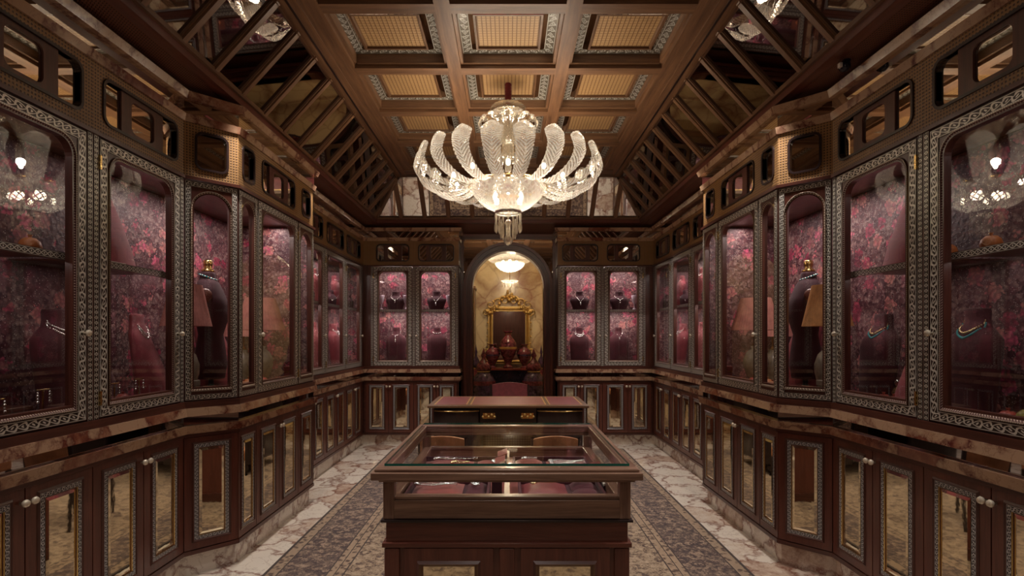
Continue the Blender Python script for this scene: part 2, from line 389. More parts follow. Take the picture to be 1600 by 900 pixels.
# ------------------------------------------------------------------ plan
NX, MX, FX, BY = 2.01, 1.785, 2.02, 7.40
Y0, Y1, Y2, Y3 = 1.13, 3.29, 3.515, 4.87
WALLX, WALLY = 2.50, 7.80
pathL = [(-NX, Y0), (-NX, Y1), (-MX, Y2), (-MX, Y3), (-FX, Y3), (-FX, BY), (-.69, BY), (-.69, 7.74)]
pathR = [(-x, y) for x, y in pathL][::-1]
def offs(path, o):
    out = []
    for i, p in enumerate(path):
        p = Vector(p); ns = []
        for a, b in ((i-1, i), (i, i+1)):
            if a < 0 or b >= len(path): continue
            d = (Vector(path[b])-Vector(path[a])).normalized(); ns.append(Vector((d.y, -d.x)))
        if len(ns) == 1: ns *= 2
        q = p + (ns[0]+ns[1])/(1+ns[0].dot(ns[1]))*o; out.append((q.x, q.y))
    return out
def sweep(mb, path, o0, o1, z0, z1, mat, o1b=None):     # o1b: room-side offset at the top edge (sloping face)
    o1b = o1 if o1b is None else o1b
    a, b, bt = offs(path, o0), offs(path, o1), offs(path, o1b)
    A0 = [(x, y, z0) for x, y in a]; A1 = [(x, y, z1) for x, y in a]; B0 = [(x, y, z0) for x, y in b]; B1 = [(x, y, z1) for x, y in bt]
    for p, q in ((B0, B1), (B1, A1), (A1, A0), (A0, B0)): mb.rib(p, q, mat, closed=False)
# ------------------------------------------------------------------ structure
fl = MB(); fl.box(-3.2, 3.2, -2.2, 11.2, -.12, 0, FLOORM); struct(fl.build('floor'))
for nm, x0, x1 in (('wall_left', -2.62, -WALLX), ('wall_right', WALLX, 2.62)):
    struct(MB().box(x0, x1, -2.2, WALLY, 0, 3.9, MAH2, 2).build(nm))
struct(MB().box(-2.62, 2.62, -2.3, -2.2, 0, 3.9, MAH2, 2).build('wall_front'))
AW, AZ = .52, 2.235                                         # arch half width and springing height
def arch(r, y, n=20):
    return [(-(AW+r), y, 0)] + [(-(AW+r)*math.cos(PI*k/n), y, AZ+(AW+r)*math.sin(PI*k/n)) for k in range(n+1)] + [(AW+r, y, 0)]
bw = MB()
bw.box(-2.62, -AW, WALLY, 7.96, 0, 3.9, MAH2, 2); bw.box(AW, 2.62, WALLY, 7.96, 0, 3.9, MAH2, 2)
for y in (WALLY, 7.96):
    top = [(x, y, 3.9) for x, _, z in arch(0, y)[1:-1]]
    bw.rib(arch(0, y)[1:-1], top, MAH2, closed=False, plane=(0, 2))
bw.rib(arch(0, WALLY), arch(0, 7.96), MAH2, closed=False)
struct(bw.build('wall_back'))
ac = MB()                                                   # arch casing
yb = WALLY-.001
for r0, r1, d, mt in ((0, .03, .05, MAH2), (.03, .085, .085, MAH), (.085, .125, .12, MAH2)):
    ac.rib(arch(r0, yb-d), arch(r1, yb-d), mt, closed=False); ac.rib(arch(r0, yb-d), arch(r0, yb), mt, closed=False); ac.rib(arch(r1, yb-d), arch(r1, yb), mt, closed=False)
struct(ac.build('trim_5'))
for sx in (-1, 1):                                          # spandrel panels beside the arch head
    sp = MB(); pts = [(sx*(AW+.13)*math.cos(PI*k/16), WALLY-.03, AZ+(AW+.13)*math.sin(PI*k/16)) for k in range(9)]
    sp.rib(pts, [(p[0], p[1], 2.93) for p in pts], MIR, closed=False)
    sp.box(sx*.0, sx*.68, WALLY-.05, WALLY-.002, 2.93, 2.97, MAH); sp.box(0, sx*.68, WALLY-.04, WALLY-.002, 2.97, 3.08, MAH2)
    struct(sp.build('trim_6' if sx < 0 else 'trim_7'))
# anteroom
an = MB(); an.box(-1.7, 1.7, 10.9, 11.0, 0, 3.7, ANTEM, 2); struct(an.build('wall_anteroom_back'))
for sx, nm in ((-1, 'wall_anteroom_left'), (1, 'wall_anteroom_right')):
    struct(MB().box(sx*1.6, sx*1.7, 7.97, 10.9, 0, 3.7, ANTEM, 2).build(nm))
struct(MB().box(-1.7, 1.7, 7.97, 11, 3.7, 3.8, plain('warm_plaster', (.62, .5, .34), .8), 0).build('ceiling_anteroom'))
pl = MB(); pl.box(-.78, -.66, 10.4, 10.9, 0, 2.45, OAKD, 2); pl.box(-.80, -.64, 10.38, 10.89, 2.45, 2.5, OAKD)
tag(pl.build('wood_pilaster'), 'dark wood pilaster at the left end of the marble wall beyond the arch', 'pilaster')
# rug
RW, RL = 3.08, 8.6
rg = MB(); G = rg.box(-RW/2, RW/2, -1.5, 7.1, 0.0, .012, rugmat(RW, RL)); 
for i in range(len(rg.f)): rg.uv[i] = [(rg.v[k][0]+RW/2, rg.v[k][1]+1.5) for k in rg.f[i]]
tag(rg.build('area_rug'), 'large brown and beige floral rug with a dark patterned border on the marble floor', 'rug')
# ------------------------------------------------------------------ ceiling
HC, X1, YC1 = 3.56, 1.42, 6.80        # coffered ceiling underside of beams, half width, back end
HB, X2, YB2 = 3.14, 1.80, 7.26        # foot of the mirrored slopes
struct(MB().box(-2.62, 2.62, -2.3, WALLY+.1, HC+.17, HC+.25, EBON).build('ceiling'))
cols = [-1.236, -.412, .412, 1.236]; rows = [4.12+.785*k for k in range(-6, 4)]
gb = MB()
for x in cols: 
    hw = .05 if abs(x) < 1 else .06
    gb.box(x-hw, x+hw, -2.2, YC1-.02, HC, HC+.16, OAK, 1); gb.box(x-hw-.022, x+hw+.022, -2.2, YC1-.02, HC+.03, HC+.16, OAK, 1)
for y in rows:
    for i in range(3):
        a, b = cols[i]+.075, cols[i+1]-.075
        gb.box(a-.03, b+.03, y-.05, y+.05, HC+.0005, HC+.16, OAK, 0); gb.box(a-.005, b+.005, y-.072, y+.072, HC+.03, HC+.16, OAK, 0)
gb.box(-X1, -1.29, -2.2, YC1, HC-.01, HC+.16, OAK, 1); gb.box(X1, 1.29, -2.2, YC1, HC-.01, HC+.16, OAK, 1)
gb.box(-1.29, 1.29, rows[-1]+.05, YC1, HC-.008, HC+.16, OAKD, 0)
for sx in (-1, 1): gb.box(sx*1.345, sx*1.36, -2.2, YC1-.07, HC-.013, HC, EBON, 1)
gb.box(-1.36, 1.36, YC1-.085, YC1-.07, HC-.012, HC, EBON, 0)
struct(gb.build('trim_4'))
cn = {0: 'left', 1: 'middle', 2: 'right'}
rn = ['nearest visible row', 'second row from the front', 'third row from the front', 'row just behind the chandelier', 'farthest row']
for r in range(3, len(rows)-1):
    for i in range(3):
        cx, cy = (cols[i]+cols[i+1])/2, (rows[r]+rows[r+1])/2
        t = thing('ceiling_coffer', 'woven cane ceiling coffer in the %s column, %s' % (cn[i], rn[max(0, r-4)] if r > 3 else 'row above the camera'), 'ceiling coffer', (cx, cy, HC+.10), 0, 'cane coffers of the ceiling')
        hx, hy = .34, .32
        def rect(d, z): return [(-hx+d, -hy+d, z), (hx-d, -hy+d, z), (hx-d, hy-d, z), (-hx+d, hy-d, z)]
        a = MB(); a.rib(rect(0, 0), rect(.07, 0), CRST, w=.07); a.rib(rect(0, 0), rect(0, .06), OAKD); a.build('crystal_border', t)
        a = MB(); a.rib(rect(.07, 0), rect(.105, -.028), MIR); a.rib(rect(.105, -.028), rect(.12, -.028), OAKD); a.rib(rect(.12, -.028), rect(.13, -.005), OAKD); a.build('bevelled_frame', t)
        a = MB(); R = rect(.125, -.012); a.quad(R, [(p[0], p[1]) for p in R], CANE); a.build('cane_panel', t)
# mirrored slopes with battens
def slope(name, label, lo0, lo1, up0, up1, bars, clipfn, mt=MIRD):
    t = thing(name, label, 'mirrored ceiling slope', (0, 0, 0))
    a = MB(); P = [lo0, lo1, up1, up0]; a.quad(P, [(0, 0), (1, 0), (1, 1), (0, 1)], mt); a.build('mirror_panel', t)
    n = (Vector(lo1)-Vector(lo0)).cross(Vector(up0)-Vector(lo0)).normalized()
    if n.z > 0: n = -n
    ax = (Vector(lo1)-Vector(lo0)).normalized()
    for s in bars:
        p, q = clipfn(s)
        if (Vector(p)-Vector(q)).length < .06: continue
        p, q = Vector(p), Vector(q); d = (q-p).normalized(); b = MB()
        for hw, h0, h1 in ((.030, 0, .014), (.019, .014, .026)):
            c = [(-hw, h0), (hw, h0), (hw, h1), (-hw, h1)]
            A = [p+ax*u+n*h for u, h in c]; B = [q+ax*u+n*h for u, h in c]
            b.rib(A, B, OAK, plane=None); b.uv[-4:] = [[(0, k*.1), (0, k*.1+.06), ((q-p).length, k*.1+.06), ((q-p).length, k*.1)] for k in range(4)]
            b.quad(A, [(0, 0), (.05, 0), (.05, .05), (0, .05)], OAKD); b.quad(B, [(0, 0), (.05, 0), (.05, .05), (0, .05)], OAKD)
        b.build('batten', t)
    return t
for sx, nm in ((-1, 'left'), (1, 'right')):
    def cf(y, sx=sx):
        k = max(0, min(1, (YB2-y)/(YB2-YC1)))       # hip cuts the battens near the corner
        return (sx*X2, y, HB), (sx*(X2+(X1-X2)*k), y, HB+(HC-HB)*k)
    slope('mirrored_slope', 'smoked mirror ceiling slope with oak battens along the %s side' % nm, (sx*X2, -2.2, HB), (sx*X2, YB2, HB), (sx*X1, -2.2, HC), (sx*X1, YC1, HC),
          [2.92+.325*k for k in range(-10, 14)], cf)
def cb(x):
    k = max(0, min(1, (X2-abs(x))/(X2-X1))); return (x, YB2, HB), (x, YB2+(YC1-YB2)*k, HB+(HC-HB)*k)
back_slope = slope('mirrored_slope', 'mirrored ceiling slope with oak battens above the arched doorway', (-X2, YB2, HB), (X2, YB2, HB), (-X1, YC1, HC), (X1, YC1, HC),
      [(.5+k)*.325 for k in range(-6, 6)], cb, MIR)
for sx in (-1, 1):                                   # hip rafters
    p, q = Vector((sx*(X2-.03), YB2-.03, HB+.02)), Vector((sx*X1, YC1, HC-.02)); hb = MB(); hb.tube([p, q], .035, OAKD, 4); hb.build('hip_rafter', back_slope)
pb = [(-X2, -2.2), (-X2, YB2), (X2, YB2), (X2, -2.2)]
be = MB(); sweep(be, pb, -.07, 0, HB-.075, HB+.05, MAH2); sweep(be, pb, -.045, .02, HB-.03, HB+.0, OAKD)
struct(be.build('trim_2'))
pt = MB(); pt.rib([(-1.43, -2.2, HC-.02), (-1.43, YC1+.01, HC-.02), (1.43, YC1+.01, HC-.02), (1.43, -2.2, HC-.02)], [(-1.40, -2.2, HC-.035), (-1.40, YC1-.02, HC-.035), (1.40, YC1-.02, HC-.035), (1.40, -2.2, HC-.035)], OAK, closed=False)
pt.build('trim_1')['kind'] = 'structure'
cv = MB()                                             # cane cove between the beam and the wall tops
wl = [(-WALLX, -2.2), (-WALLX, WALLY), (WALLX, WALLY), (WALLX, -2.2)]
bo = offs(pb, -.07)
cv.rib([(x, y, HB-.07) for x, y in bo], [(x, y, 3.0) for x, y in wl], CANER, closed=False)
struct(cv.build('trim_3'))
# ------------------------------------------------------------------ continuous plinth, ledge, cornice on each side
for path, nm in ((pathL, 'left'), (pathR, 'right')):
    a = MB(); sweep(a, path, -.06, -.03, 0, .14, FLOORM); struct(a.build('baseboard_'+nm))
    t = thing('counter_ledge', 'ledge of two red marble bands running along the %s cabinets' % nm, 'ledge')
    a = MB(); sweep(a, path, -.03, .012, .876, .9, MAH); sweep(a, path, -.03, .012, 1.058, 1.098, MAH); a.build('wooden_moulding', t)
    a = MB(); sweep(a, path, -.02, .026, .90, .95, BRECC, .03); sweep(a, path, -.02, .03, 1.008, 1.058, BRECC, .022); a.build('marble_band', t)
    a = MB(); sweep(a, path, -.03, .0, .95, 1.008, MIRD, .0); a.build('mirror_strip', t)
    t = thing('cornice', 'marble and mirror cornice along the top of the %s cabinets' % nm, 'cornice')
    a = MB(); sweep(a, path, -.3, .012, 2.84, 2.885, BRECC, .022); sweep(a, path, -.3, .030, 2.975, 3.02, BRECC, .045); a.build('marble_band', t)
    a = MB(); sweep(a, path, -.28, .004, 2.885, 2.975, MIR, .004); a.build('mirror_strip', t)
    a = MB(); sweep(a, path, -.02, .014, 2.485, 2.505, MAH); a.build('frieze_moulding', t)
TN = 7
# ------------------------------------------------------------------ cabinet modules
def knob(parent, x, z, y=-.0):
    a = MB(); M = Matrix.Translation((x, y, z)) @ Matrix.Rotation(PI/2, 4, 'X')
    a.lathe([(.007, 0), (.005, .012), (.013, .016), (.017, .025), (.012, .034)], CKNOB, 10, M=M); a.build('knob', parent)
UZ0, UZ1, FZ1 = 1.10, 2.485, 2.84
def frieze_part(t, segs, wtot):
    # segs: list of (x0,x1,kind)
    fr = MB(); rects = []
    x = 0
    for x0, x1, kind in segs:
        m_ = .04 if kind != 'none' else 0
        if kind == 'triple': o = (x0+.075, x1-.075, UZ1+.085, FZ1-.055, .04, .04)
        elif kind == 'one': cx = (x0+x1)/2; hw = min(.085, (x1-x0)/2-.06); o = (cx-hw, cx+hw, UZ1+.085, FZ1-.055, .035, .035)
        else: o = None
        if o is None: fr.box(x0, x1, 0, .02, UZ1+.02, FZ1, CANEF); continue
        slab(fr, (x0, x1, UZ1+.02, FZ1, 0, 0), o, 0, .016, CANEF); rects.append((o, kind))
    fr.build('frieze', t)
    for o, kind in rects:
        a = MB(); a.rib(rin(o, -.014, -.008), rin(o, .0, -.008), EBON, smooth=False); a.rib(rin(o, 0, -.008), rin(o, 0, .014), EBON); a.rib(rin(o, -.014, -.008), rin(o, -.014, 0), EBON)
        if kind == 'triple':
            c = (o[0]+o[1])/2; W = o[1]-o[0]
            hw = W*.29
            slab(a, (c-hw, c+hw, o[2]+.001, o[3]-.001, 0, 0), (c-hw*.55, c+hw*.55, o[2]+.022, o[3]-.022, .035, .035), .002, .012, MAH)
        a.build('frieze_surround', t)
        b = MB(); plate(b, o, .0135, MIR); b.build('frieze_mirror', t)
def upper(P0, P1, label, doors, group, fr, back=True, depth=None, shelf=None, fill=(0, 0)):
    P0, P1 = Vector(P0), Vector(P1); d = P1-P0; W = d.length; ang = math.atan2(d.y, d.x)
    t = thing('display_cabinet', label, 'display cabinet', (P0.x, P0.y, 0), ang, group)
    frieze_part(t, fr, W)
    for x0, x1, kind, side in doors:
        GW = .052 if x1-x0 > .5 else .036
        D = MB(); fw = .084 if x1-x0 > .5 else .056
        rt = .075 if kind == 'door' else (x1-x0-2*fw)/2*.98
        o = (x0+.004, x1-.004, UZ0+.003, UZ1-.004, 0, 0); inn = (x0+fw, x1-fw, UZ0+.085, UZ1-.075, rt, 0)
        slab(D, o, inn, 0, .035, MAH)
        D.rib(rin(o, .004, -.004), rin(o, GW, -.004), GUIL, w=GW-.004); D.rib(rin(o, .004, -.004), rin(o, .004, 0), GUIL, w=.05); D.rib(rin(o, GW, -.004), rin(o, GW, 0), GUIL, w=.05)
        i0 = (inn[0]-.016, inn[1]+.016, inn[2]-.022, inn[3]+.016, inn[4]+.016, 0)
        D.rib(rin(i0, 0, -.006), rin(inn, 0, .006), ZIG if kind == 'door' and x1-x0 > .6 else BEAD, w=.02); D.rib(rin(i0, 0, -.006), rin(i0, 0, .002), BRASS)
        D.rib(rin(i0, -.004, -.007), rin(i0, .001, -.0065), BEAD, w=.012)
        do = D.build('door', t)
        g = MB(); plate(g, (inn[0]-.01, inn[1]+.01, inn[2]-.01, inn[3]+.01, inn[4], 0), .018, GLASS); g.build('glass_pane', do)
        if side:
            knob(do, x1-.024 if side > 0 else x0+.024, 1.52, -.004)
            hx = x0+.004 if side > 0 else x1-.004
            for hz in (1.2, 2.36): MB().box(hx-.006, hx+.006, -.012, -.002, hz-.035, hz+.035, BRASS).build('hinge', do)
    if shelf:
        s = MB(); s.box(fill[0]+.02, W-fill[1]-.02, .06, shelf[1], shelf[0]-.02, shelf[0]-.012, MAH, 0)
        s.box(fill[0]+.02, W-fill[1]-.02, .045, .06, shelf[0]-.045, shelf[0]-.008, MAH, 0)
        z0, z1 = shelf[0]-.042, shelf[0]-.010; L = W-fill[0]-fill[1]-.04
        s.quad([(fill[0]+.02, .044, z0), (W-fill[1]-.02, .044, z0), (W-fill[1]-.02, .044, z1), (fill[0]+.02, .044, z1)], [(0, 0), (L/.032, 0), (L/.032, 1), (0, 1)], GUIL)
        s.build('shelf', t)
    for x0, x1 in ((0, fill[0]), (W-fill[1], W)):
        if x1-x0 > .01:
            q = MB(); q.box(x0, x1, .0, .05, UZ0, UZ1, MAH, 2)
            xa, xb = max(x0, x1-.03) if x0 == 0 else x0+.002, x1-.002 if x0 == 0 else min(x1, x0+.03)
            q.quad([(xa, -.003, UZ0), (xb, -.003, UZ0), (xb, -.003, UZ1), (xa, -.003, UZ1)], [(0, 0), (0, 1), ((UZ1-UZ0)/.028, 1), ((UZ1-UZ0)/.028, 0)], DIAM); q.build('stile', t)
    return t, ang
def lower(P0, P1, label, doors, group, fill=(0, 0)):
    P0, P1 = Vector(P0), Vector(P1); d = P1-P0; W = d.length; ang = math.atan2(d.y, d.x)
    t = thing('base_cabinet', label, 'base cabinet', (P0.x, P0.y, 0), ang, group)
    c = MB(); c.box(0, W, .02, .36 if W > .33 else .03, .145, .874, MAH, 0); c.box(0, W, -.006, .03, .14, .165, MAH, 0)
    for x0, x1 in ((0, fill[0]), (W-fill[1], W)):
        if x1-x0 > .01: c.box(x0, x1, -.0, .02, .165, .874, MAH, 2)
    c.build('carcass', t)
    for x0, x1, side in doors:
        D = MB(); o = (x0+.003, x1-.003, .17, .872, 0, 0); w = x1-x0
        inn = (x0+w*.5-min(.085, w*.23), x0+w*.5+min(.085, w*.23), .255, .80, 0, 0)
        slab(D, o, inn, 0, .02, MAH2)
        i2 = lambda d: (inn[0]-d, inn[1]+d, inn[2]-d, inn[3]+d, 0, 0)
        D.rib(rin(i2(.042), 0, -.001), rin(i2(.034), 0, -.008), MAH); D.rib(rin(i2(.034), 0, -.008), rin(i2(.028), 0, -.003), MAH)
        D.rib(rin(i2(.028), 0, -.003), rin(i2(.004), 0, -.003), LOWI, w=.024); D.rib(rin(i2(.004), 0, -.005), rin(i2(0), 0, .004), BRASS)
        do = D.build('door', t)
        g = MB(); g.rib(rin(inn, 0, .002), rin(inn, .016, -.002), MIRL); plate(g, (inn[0]+.016, inn[1]-.016, inn[2]+.016, inn[3]-.016, 0, 0), -.002, MIRL); g.build('mirror', do)
        if side: knob(do, x1-.022 if side > 0 else x0+.022, .815, 0)
    return t
SH = 1.90
def flip(segs, W): return [(W-s[1], W-s[0], s[2], (-s[3] if len(s) > 3 and s[3] else (s[3] if len(s) > 3 else None)))[:len(s)] for s in segs][::-1]
ORD = ['outermost', 'second', 'third']
for sx, nm in ((-1, 'left'), (1, 'right')):
    def seg(a, b):     # a nearer the camera than b; returns P0,P1 in left-to-right order seen from the room
        A, B = (sx*-a[0]*-1 if False else sx*a[0], a[1]), (sx*b[0], b[1])
        return (A, B) if sx < 0 else (B, A)
    def U(a, b, label, doors, group, fr, **k):
        P = seg(a, b); W = (Vector(P[0])-Vector(P[1])).length
        if sx > 0: doors = flip(doors, W); fr = flip(fr, W)
        if sx > 0 and 'fill' in k: k['fill'] = k['fill'][::-1]
        return upper(*P, label, doors, group, fr, **k)
    def Lw(a, b, label, doors, group, **k):
        P = seg(a, b); W = (Vector(P[0])-Vector(P[1])).length
        if sx > 0: doors = [(W-x1, W-x0, -s) for x0, x1, s in doors][::-1]
        if sx > 0 and 'fill' in k: k['fill'] = k['fill'][::-1]
        return lower(*P, label, doors, group, **k)
    gu, gl = 'glazed display cabinets on the %s wall' % nm, 'base cabinets on the %s wall' % nm
    names = ['nearest the entrance', 'cut off by the picture edge', 'just before the angled corner']
    for i in range(3):
        y = Y0+.72*i
        U((NX, y), (NX, y+.72), 'inlaid glazed display cabinet on the %s wall, %s' % (nm, names[i]), [(.035, .685, 'door', 1 if i != 2 else 1)], gu, [(0, .72, 'triple')], shelf=(SH, .48), fill=(.035, .035))
        Lw((NX, y), (NX, y+.72), 'two door mirrored base cabinet on the %s wall, %s' % (nm, names[i]), [(0, .36, 1), (.36, .72, -1)], gl)
    W = .225*math.sqrt(2)
    U((NX, Y1), (MX, Y2), 'narrow arch topped display cabinet on the %s angled corner' % nm, [(.0, W, 'arch', 0)], gu, [(0, W, 'one')])
    Lw((NX, Y1), (MX, Y2), 'single panel base cabinet on the %s angled corner' % nm, [(.0, W, 0)], gl)
    L = Y3-Y2
    midt, ma_ = U((MX, Y2), (MX, Y3), 'projecting display cabinet with lamps behind glass on the %s wall' % nm, [(0, .27, 'arch', 0), (.27, .99, 'door', -1), (1.0, L, 'arch', 0)], gu, [(0, .27, 'one'), (.27, .99, 'triple'), (.99, L, 'one')])
    midm = Matrix.Translation(midt.location) @ Matrix.Rotation(ma_, 4, 'Z')
    Lw((MX, Y2), (MX, Y3), 'projecting base cabinet with four mirrored panels on the %s wall' % nm, [(0, .25, 0), (.25, .625, 1), (.625, 1.0, -1), (1.0, L, 0)], gl)
    cs = MB(); cs.box(sx*MX, sx*(WALLX-.001), Y3-.019, Y3-.001, .14, 2.84, MAH, 2); TN += 1; struct(cs.build('trim_%d' % TN))
    ys = [4.88, 5.12, 5.85, 6.58, 7.31]
    for i in range(3):
        a, b = ys[i+1], ys[i+2]; fl_ = (0, 0)
        if i == 0: a = 4.88
        if i == 2: b = BY
        W = b-a; x0 = ys[i+1]-a; x1 = ys[i+2]-a
        lab = ['first', 'second', 'last'][i]
        U((FX, a), (FX, b), '%s recessed display cabinet of busts on the far %s wall' % (lab, nm), [(x0+.02, x1-.02, 'door', 1)], gu,
          [(0, x0, 'none')]*(x0 > .01)+[(x0, x1, 'triple')]+[(x1, W, 'none')]*(W-x1 > .01), shelf=(SH, .46), fill=(x0+.02, W-x1+.02))
        Lw((FX, a), (FX, b), '%s recessed base cabinet on the far %s wall' % (lab, nm), [(x0, x0+.365, 1), (x0+.365, x1, -1)], gl, fill=(x0, W-x1))
    # back wall cabinets
    xs = [2.02, 1.90, 1.315, .71, .69]
    for i in range(2):
        xa = [2.02, 1.315][i]; xb = [1.315, .69][i]
        P = ((-xa, BY), (-xb, BY)) if sx < 0 else ((xb, BY), (xa, BY))
        W = xa-xb; f0, f1 = [(.12, 0), (0, .02)][i]
        doors = [(f0+.02, W-f1-.02, 'door', [1, -1][i])]; fr = [(0, f0, 'none')]*(f0 > 0)+[(f0, W-f1 if i == 0 else W, 'triple')]; fl_ = (f0+.02, f1+.02)
        if sx > 0: doors = flip(doors, W); fr = flip(fr, W); fl_ = fl_[::-1]
        who = ['in the corner', 'beside the arch'][i]
        bt_, ba_ = upper(*P, 'glazed display cabinet on the back wall, %s side, %s' % (nm, who), doors, 'glazed display cabinets on the back wall', fr, shelf=(SH, .37), fill=fl_)
        dd = [(.0 if f0 == 0 else .03, W/2, 1), (W/2, W-(.02 if f1 else 0), -1)]
        if sx > 0: dd = [(W-b_, W-a_, -s) for a_, b_, s in dd][::-1]
        lower(*P, 'base cabinet with two slim mirrors on the back wall, %s side, %s' % (nm, who), dd, 'base cabinets on the back wall')
    es = MB(); es.box(sx*.69, sx*.70, BY+.001, WALLY-.002, .14, 2.84, MAH, 2)
    TN += 1; struct(es.build('trim_%d' % TN))
    # showcase linings: wallpaper back, deck and soffit
    k0 = 8 if sx < 0 else 20
    def st(mb): 
        global TN
        TN += 1; struct(mb.build('trim_%d' % TN))
    st(MB().box(sx*(WALLX-.03), sx*(WALLX-.001), Y0, WALLY-.03, UZ0, 2.5, PAPER, 1))
    st(MB().box(sx*.705, sx*(WALLX-.03), WALLY-.03, WALLY-.001, UZ0, 2.5, PAPER, 0))
    st(MB().box(sx*(FX+.05), sx*(WALLX-.031), Y3, Y3+.009, UZ0, 2.48, PAPER, 0)); st(MB().box(sx*(MX+.05), sx*(WALLX-.031), Y3-.03, Y3-.0195, UZ0, 2.50, PAPER, 0))
    for z0, z1 in ((1.06, 1.0995), (2.505, 2.52)):      # showcase deck and soffit, one straight stretch each
        for xa, ya, yb2 in ((NX, Y0, Y1), (MX, Y2, Y3-.02), (FX, Y3, WALLY-.03)):
            st(MB().box(sx*(xa+.045), sx*(WALLX-.031), ya, yb2, z0, z1, MAH2, 1))
        q = MB(); ps = [(sx*(NX+.045), Y1), (sx*(MX+.045), Y2), (sx*(WALLX-.031), Y2), (sx*(WALLX-.031), Y1)]
        for z in (z0, z1): q.quad([(x, y, z) for x, y in ps], ps, MAH2)
        st(q); st(MB().box(sx*.705, sx*(FX+.044), BY+.045, WALLY-.03, z0, z1, MAH2, 0))
    # light strips inside the showcases (under the soffits and under the shelves)
    for (x, y, L_, dirx) in [(2.22, 1.49, .6, 1), (2.22, 2.21, .6, 1), (2.22, 2.93, .6, 1), (2.12, 3.75, .4, 1), (2.1, 4.45, .7, 1), (2.25, 5.5, .6, 1), (2.25, 6.2, .6, 1), (2.25, 6.95, .6, 1)]:
        lamp('AREA', 'showcase_light', (sx*x, y, 2.49), CASE_E*(.48 if y < 3.2 else 3.2 if y < 5 else 2.2), PINKW, .1, (0, 0, 0), L_)
        if y < 3.2 or y > 5: lamp('AREA', 'shelf_light', (sx*(x-.08), y, SH-.023), CASE_E*(.36 if y < 5 else 1.6), PINKW, .04, (0, 0, 0), L_)
    for x in (1.58, 1.0):
        lamp('AREA', 'showcase_light', (sx*x, BY+.14, 2.49), CASE_E*2.7, PINKW, .5, (0, 0, 0), .08)
        lamp('AREA', 'shelf_light', (sx*x, BY+.14, SH-.023), CASE_E*2.3, PINKW, .5, (0, 0, 0), .04)
# ------------------------------------------------------------------ main chandelier
def petal_mesh(prof, wid, ns=84, nt_=12, rib=.0045, sc=26):
    # prof: list of (r,z); leaf surface along +x
    def P(s):
        k = s*(len(prof)-1); i = min(int(k), len(prof)-2); f = k-i
        p0, p1, p2, p3 = [prof[max(0, min(len(prof)-1, j))] for j in (i-1, i, i+1, i+2)]
        return [.5*((2*p1[a])+(-p0[a]+p2[a])*f+(2*p0[a]-5*p1[a]+4*p2[a]-p3[a])*f*f+(-p0[a]+3*p1[a]-3*p2[a]+p3[a])*f**3) for a in (0, 1)]
    G = []
    for i in range(ns+1):
        s = i/ns; p = P(s); q = P(min(1, s+.01)); p_ = P(max(0, s-.01)); t = Vector((q[0]-p_[0], 0, q[1]-p_[1])).normalized(); n = Vector((-t.z, 0, t.x))
        w_ = wid(s)*(1+.05*math.cos(s*2*PI*sc)); row = []
        for j in range(nt_+1):
            u = -1+2*j/nt_
            h = rib*math.sin(2*PI*(s*sc-abs(u)*2.4)) + wid(s)*.42*u*u
            row.append(Vector((p[0], 0, p[1]))+Vector((0, 1, 0))*u*w_+n*h)
        G.append(row)
    return G
ZC = 4.5
ch = thing('crystal_chandelier', 'large crystal chandelier with tall feathered glass leaves over the display counter', 'chandelier', (0, ZC, 0))
prof = [(.315, 2.785), (.385, 2.735), (.50, 2.715), (.63, 2.745), (.735, 2.81), (.785, 2.89), (.782, 2.95), (.772, 2.99), (.758, 3.02), (.74, 3.045)]
def wid(s):
    a = .036+.045*min(1, s/.72)
    if s > .80: a *= math.sqrt(max(0.0, 1-((s-.80)/.20)**2))+.03
    return a
G = petal_mesh(prof, wid); a = MB(); a.grid(G, LEAF); p0 = a.build('glass_leaf', ch); p0.rotation_euler = (0, 0, -PI/2+PI/20)
for k in range(1, 20):
    o = p0.copy(); C.objects.link(o); o.parent = ch; o.rotation_euler = (0, 0, -PI/2+PI/20+k*PI/10); o.scale = (1, 1, 1)
def wid2(s): return (.012+.028*min(1, s/.5))*(1 if s < .8 else math.sqrt(max(0.0, 1-((s-.8)/.2)**2))+.03)
G = petal_mesh([(.05, 3.12), (.085, 3.2), (.12, 3.28), (.17, 3.33), (.215, 3.335), (.235, 3.30), (.23, 3.27)], wid2, 50, 8, .003, 18)
a = MB(); a.grid(G, LEAF); p1 = a.build('crown_leaf', ch); p1.rotation_euler = (0, 0, 0)
for k in range(1, 10):
    o = p1.copy(); C.objects.link(o); o.parent = ch; o.rotation_euler = (0, 0, k*PI/5)
def cut(r, z, a_):
    u, v = a_*22/(2*PI), z*34
    return r*(1+.028*(abs(((u+v) % 1)-.5)+abs(((u-v) % 1)-.5)-.5))
bp = [(.02, 2.555), (.08, 2.56), (.14, 2.578), (.19, 2.605), (.235, 2.64), (.27, 2.675), (.30, 2.715), (.322, 2.76), (.326, 2.775)]
bpf = []
for i in range(len(bp)-1):
    for k in range(4): f = k/4; bpf.append((bp[i][0]*(1-f)+bp[i+1][0]*f, bp[i][1]*(1-f)+bp[i+1][1]*f))
bpf.append(bp[-1])
a = MB(); a.lathe(bpf, BOWL, 132, fn=cut, cap=False); a.build('cut_glass_bowl', ch)
a = MB(); a.lathe([(.318, 2.765), (.340, 2.772), (.340, 2.792), (.318, 2.798)], BRASS, 48, cap=False); a.lathe([(.10, 2.54), (.115, 2.55), (.115, 2.57), (.1, 2.575)], SILV, 32, cap=False); a.build('metal_rim', ch)
a = MB()
a.lathe([(.03, 2.8), (.05, 2.84), (.028, 2.88), (.028, 3.0), (.06, 3.04), (.04, 3.1), (.055, 3.16), (.05, 3.3), (.075, 3.38), (.03, 3.44)], CRYD, 24, cap=False)
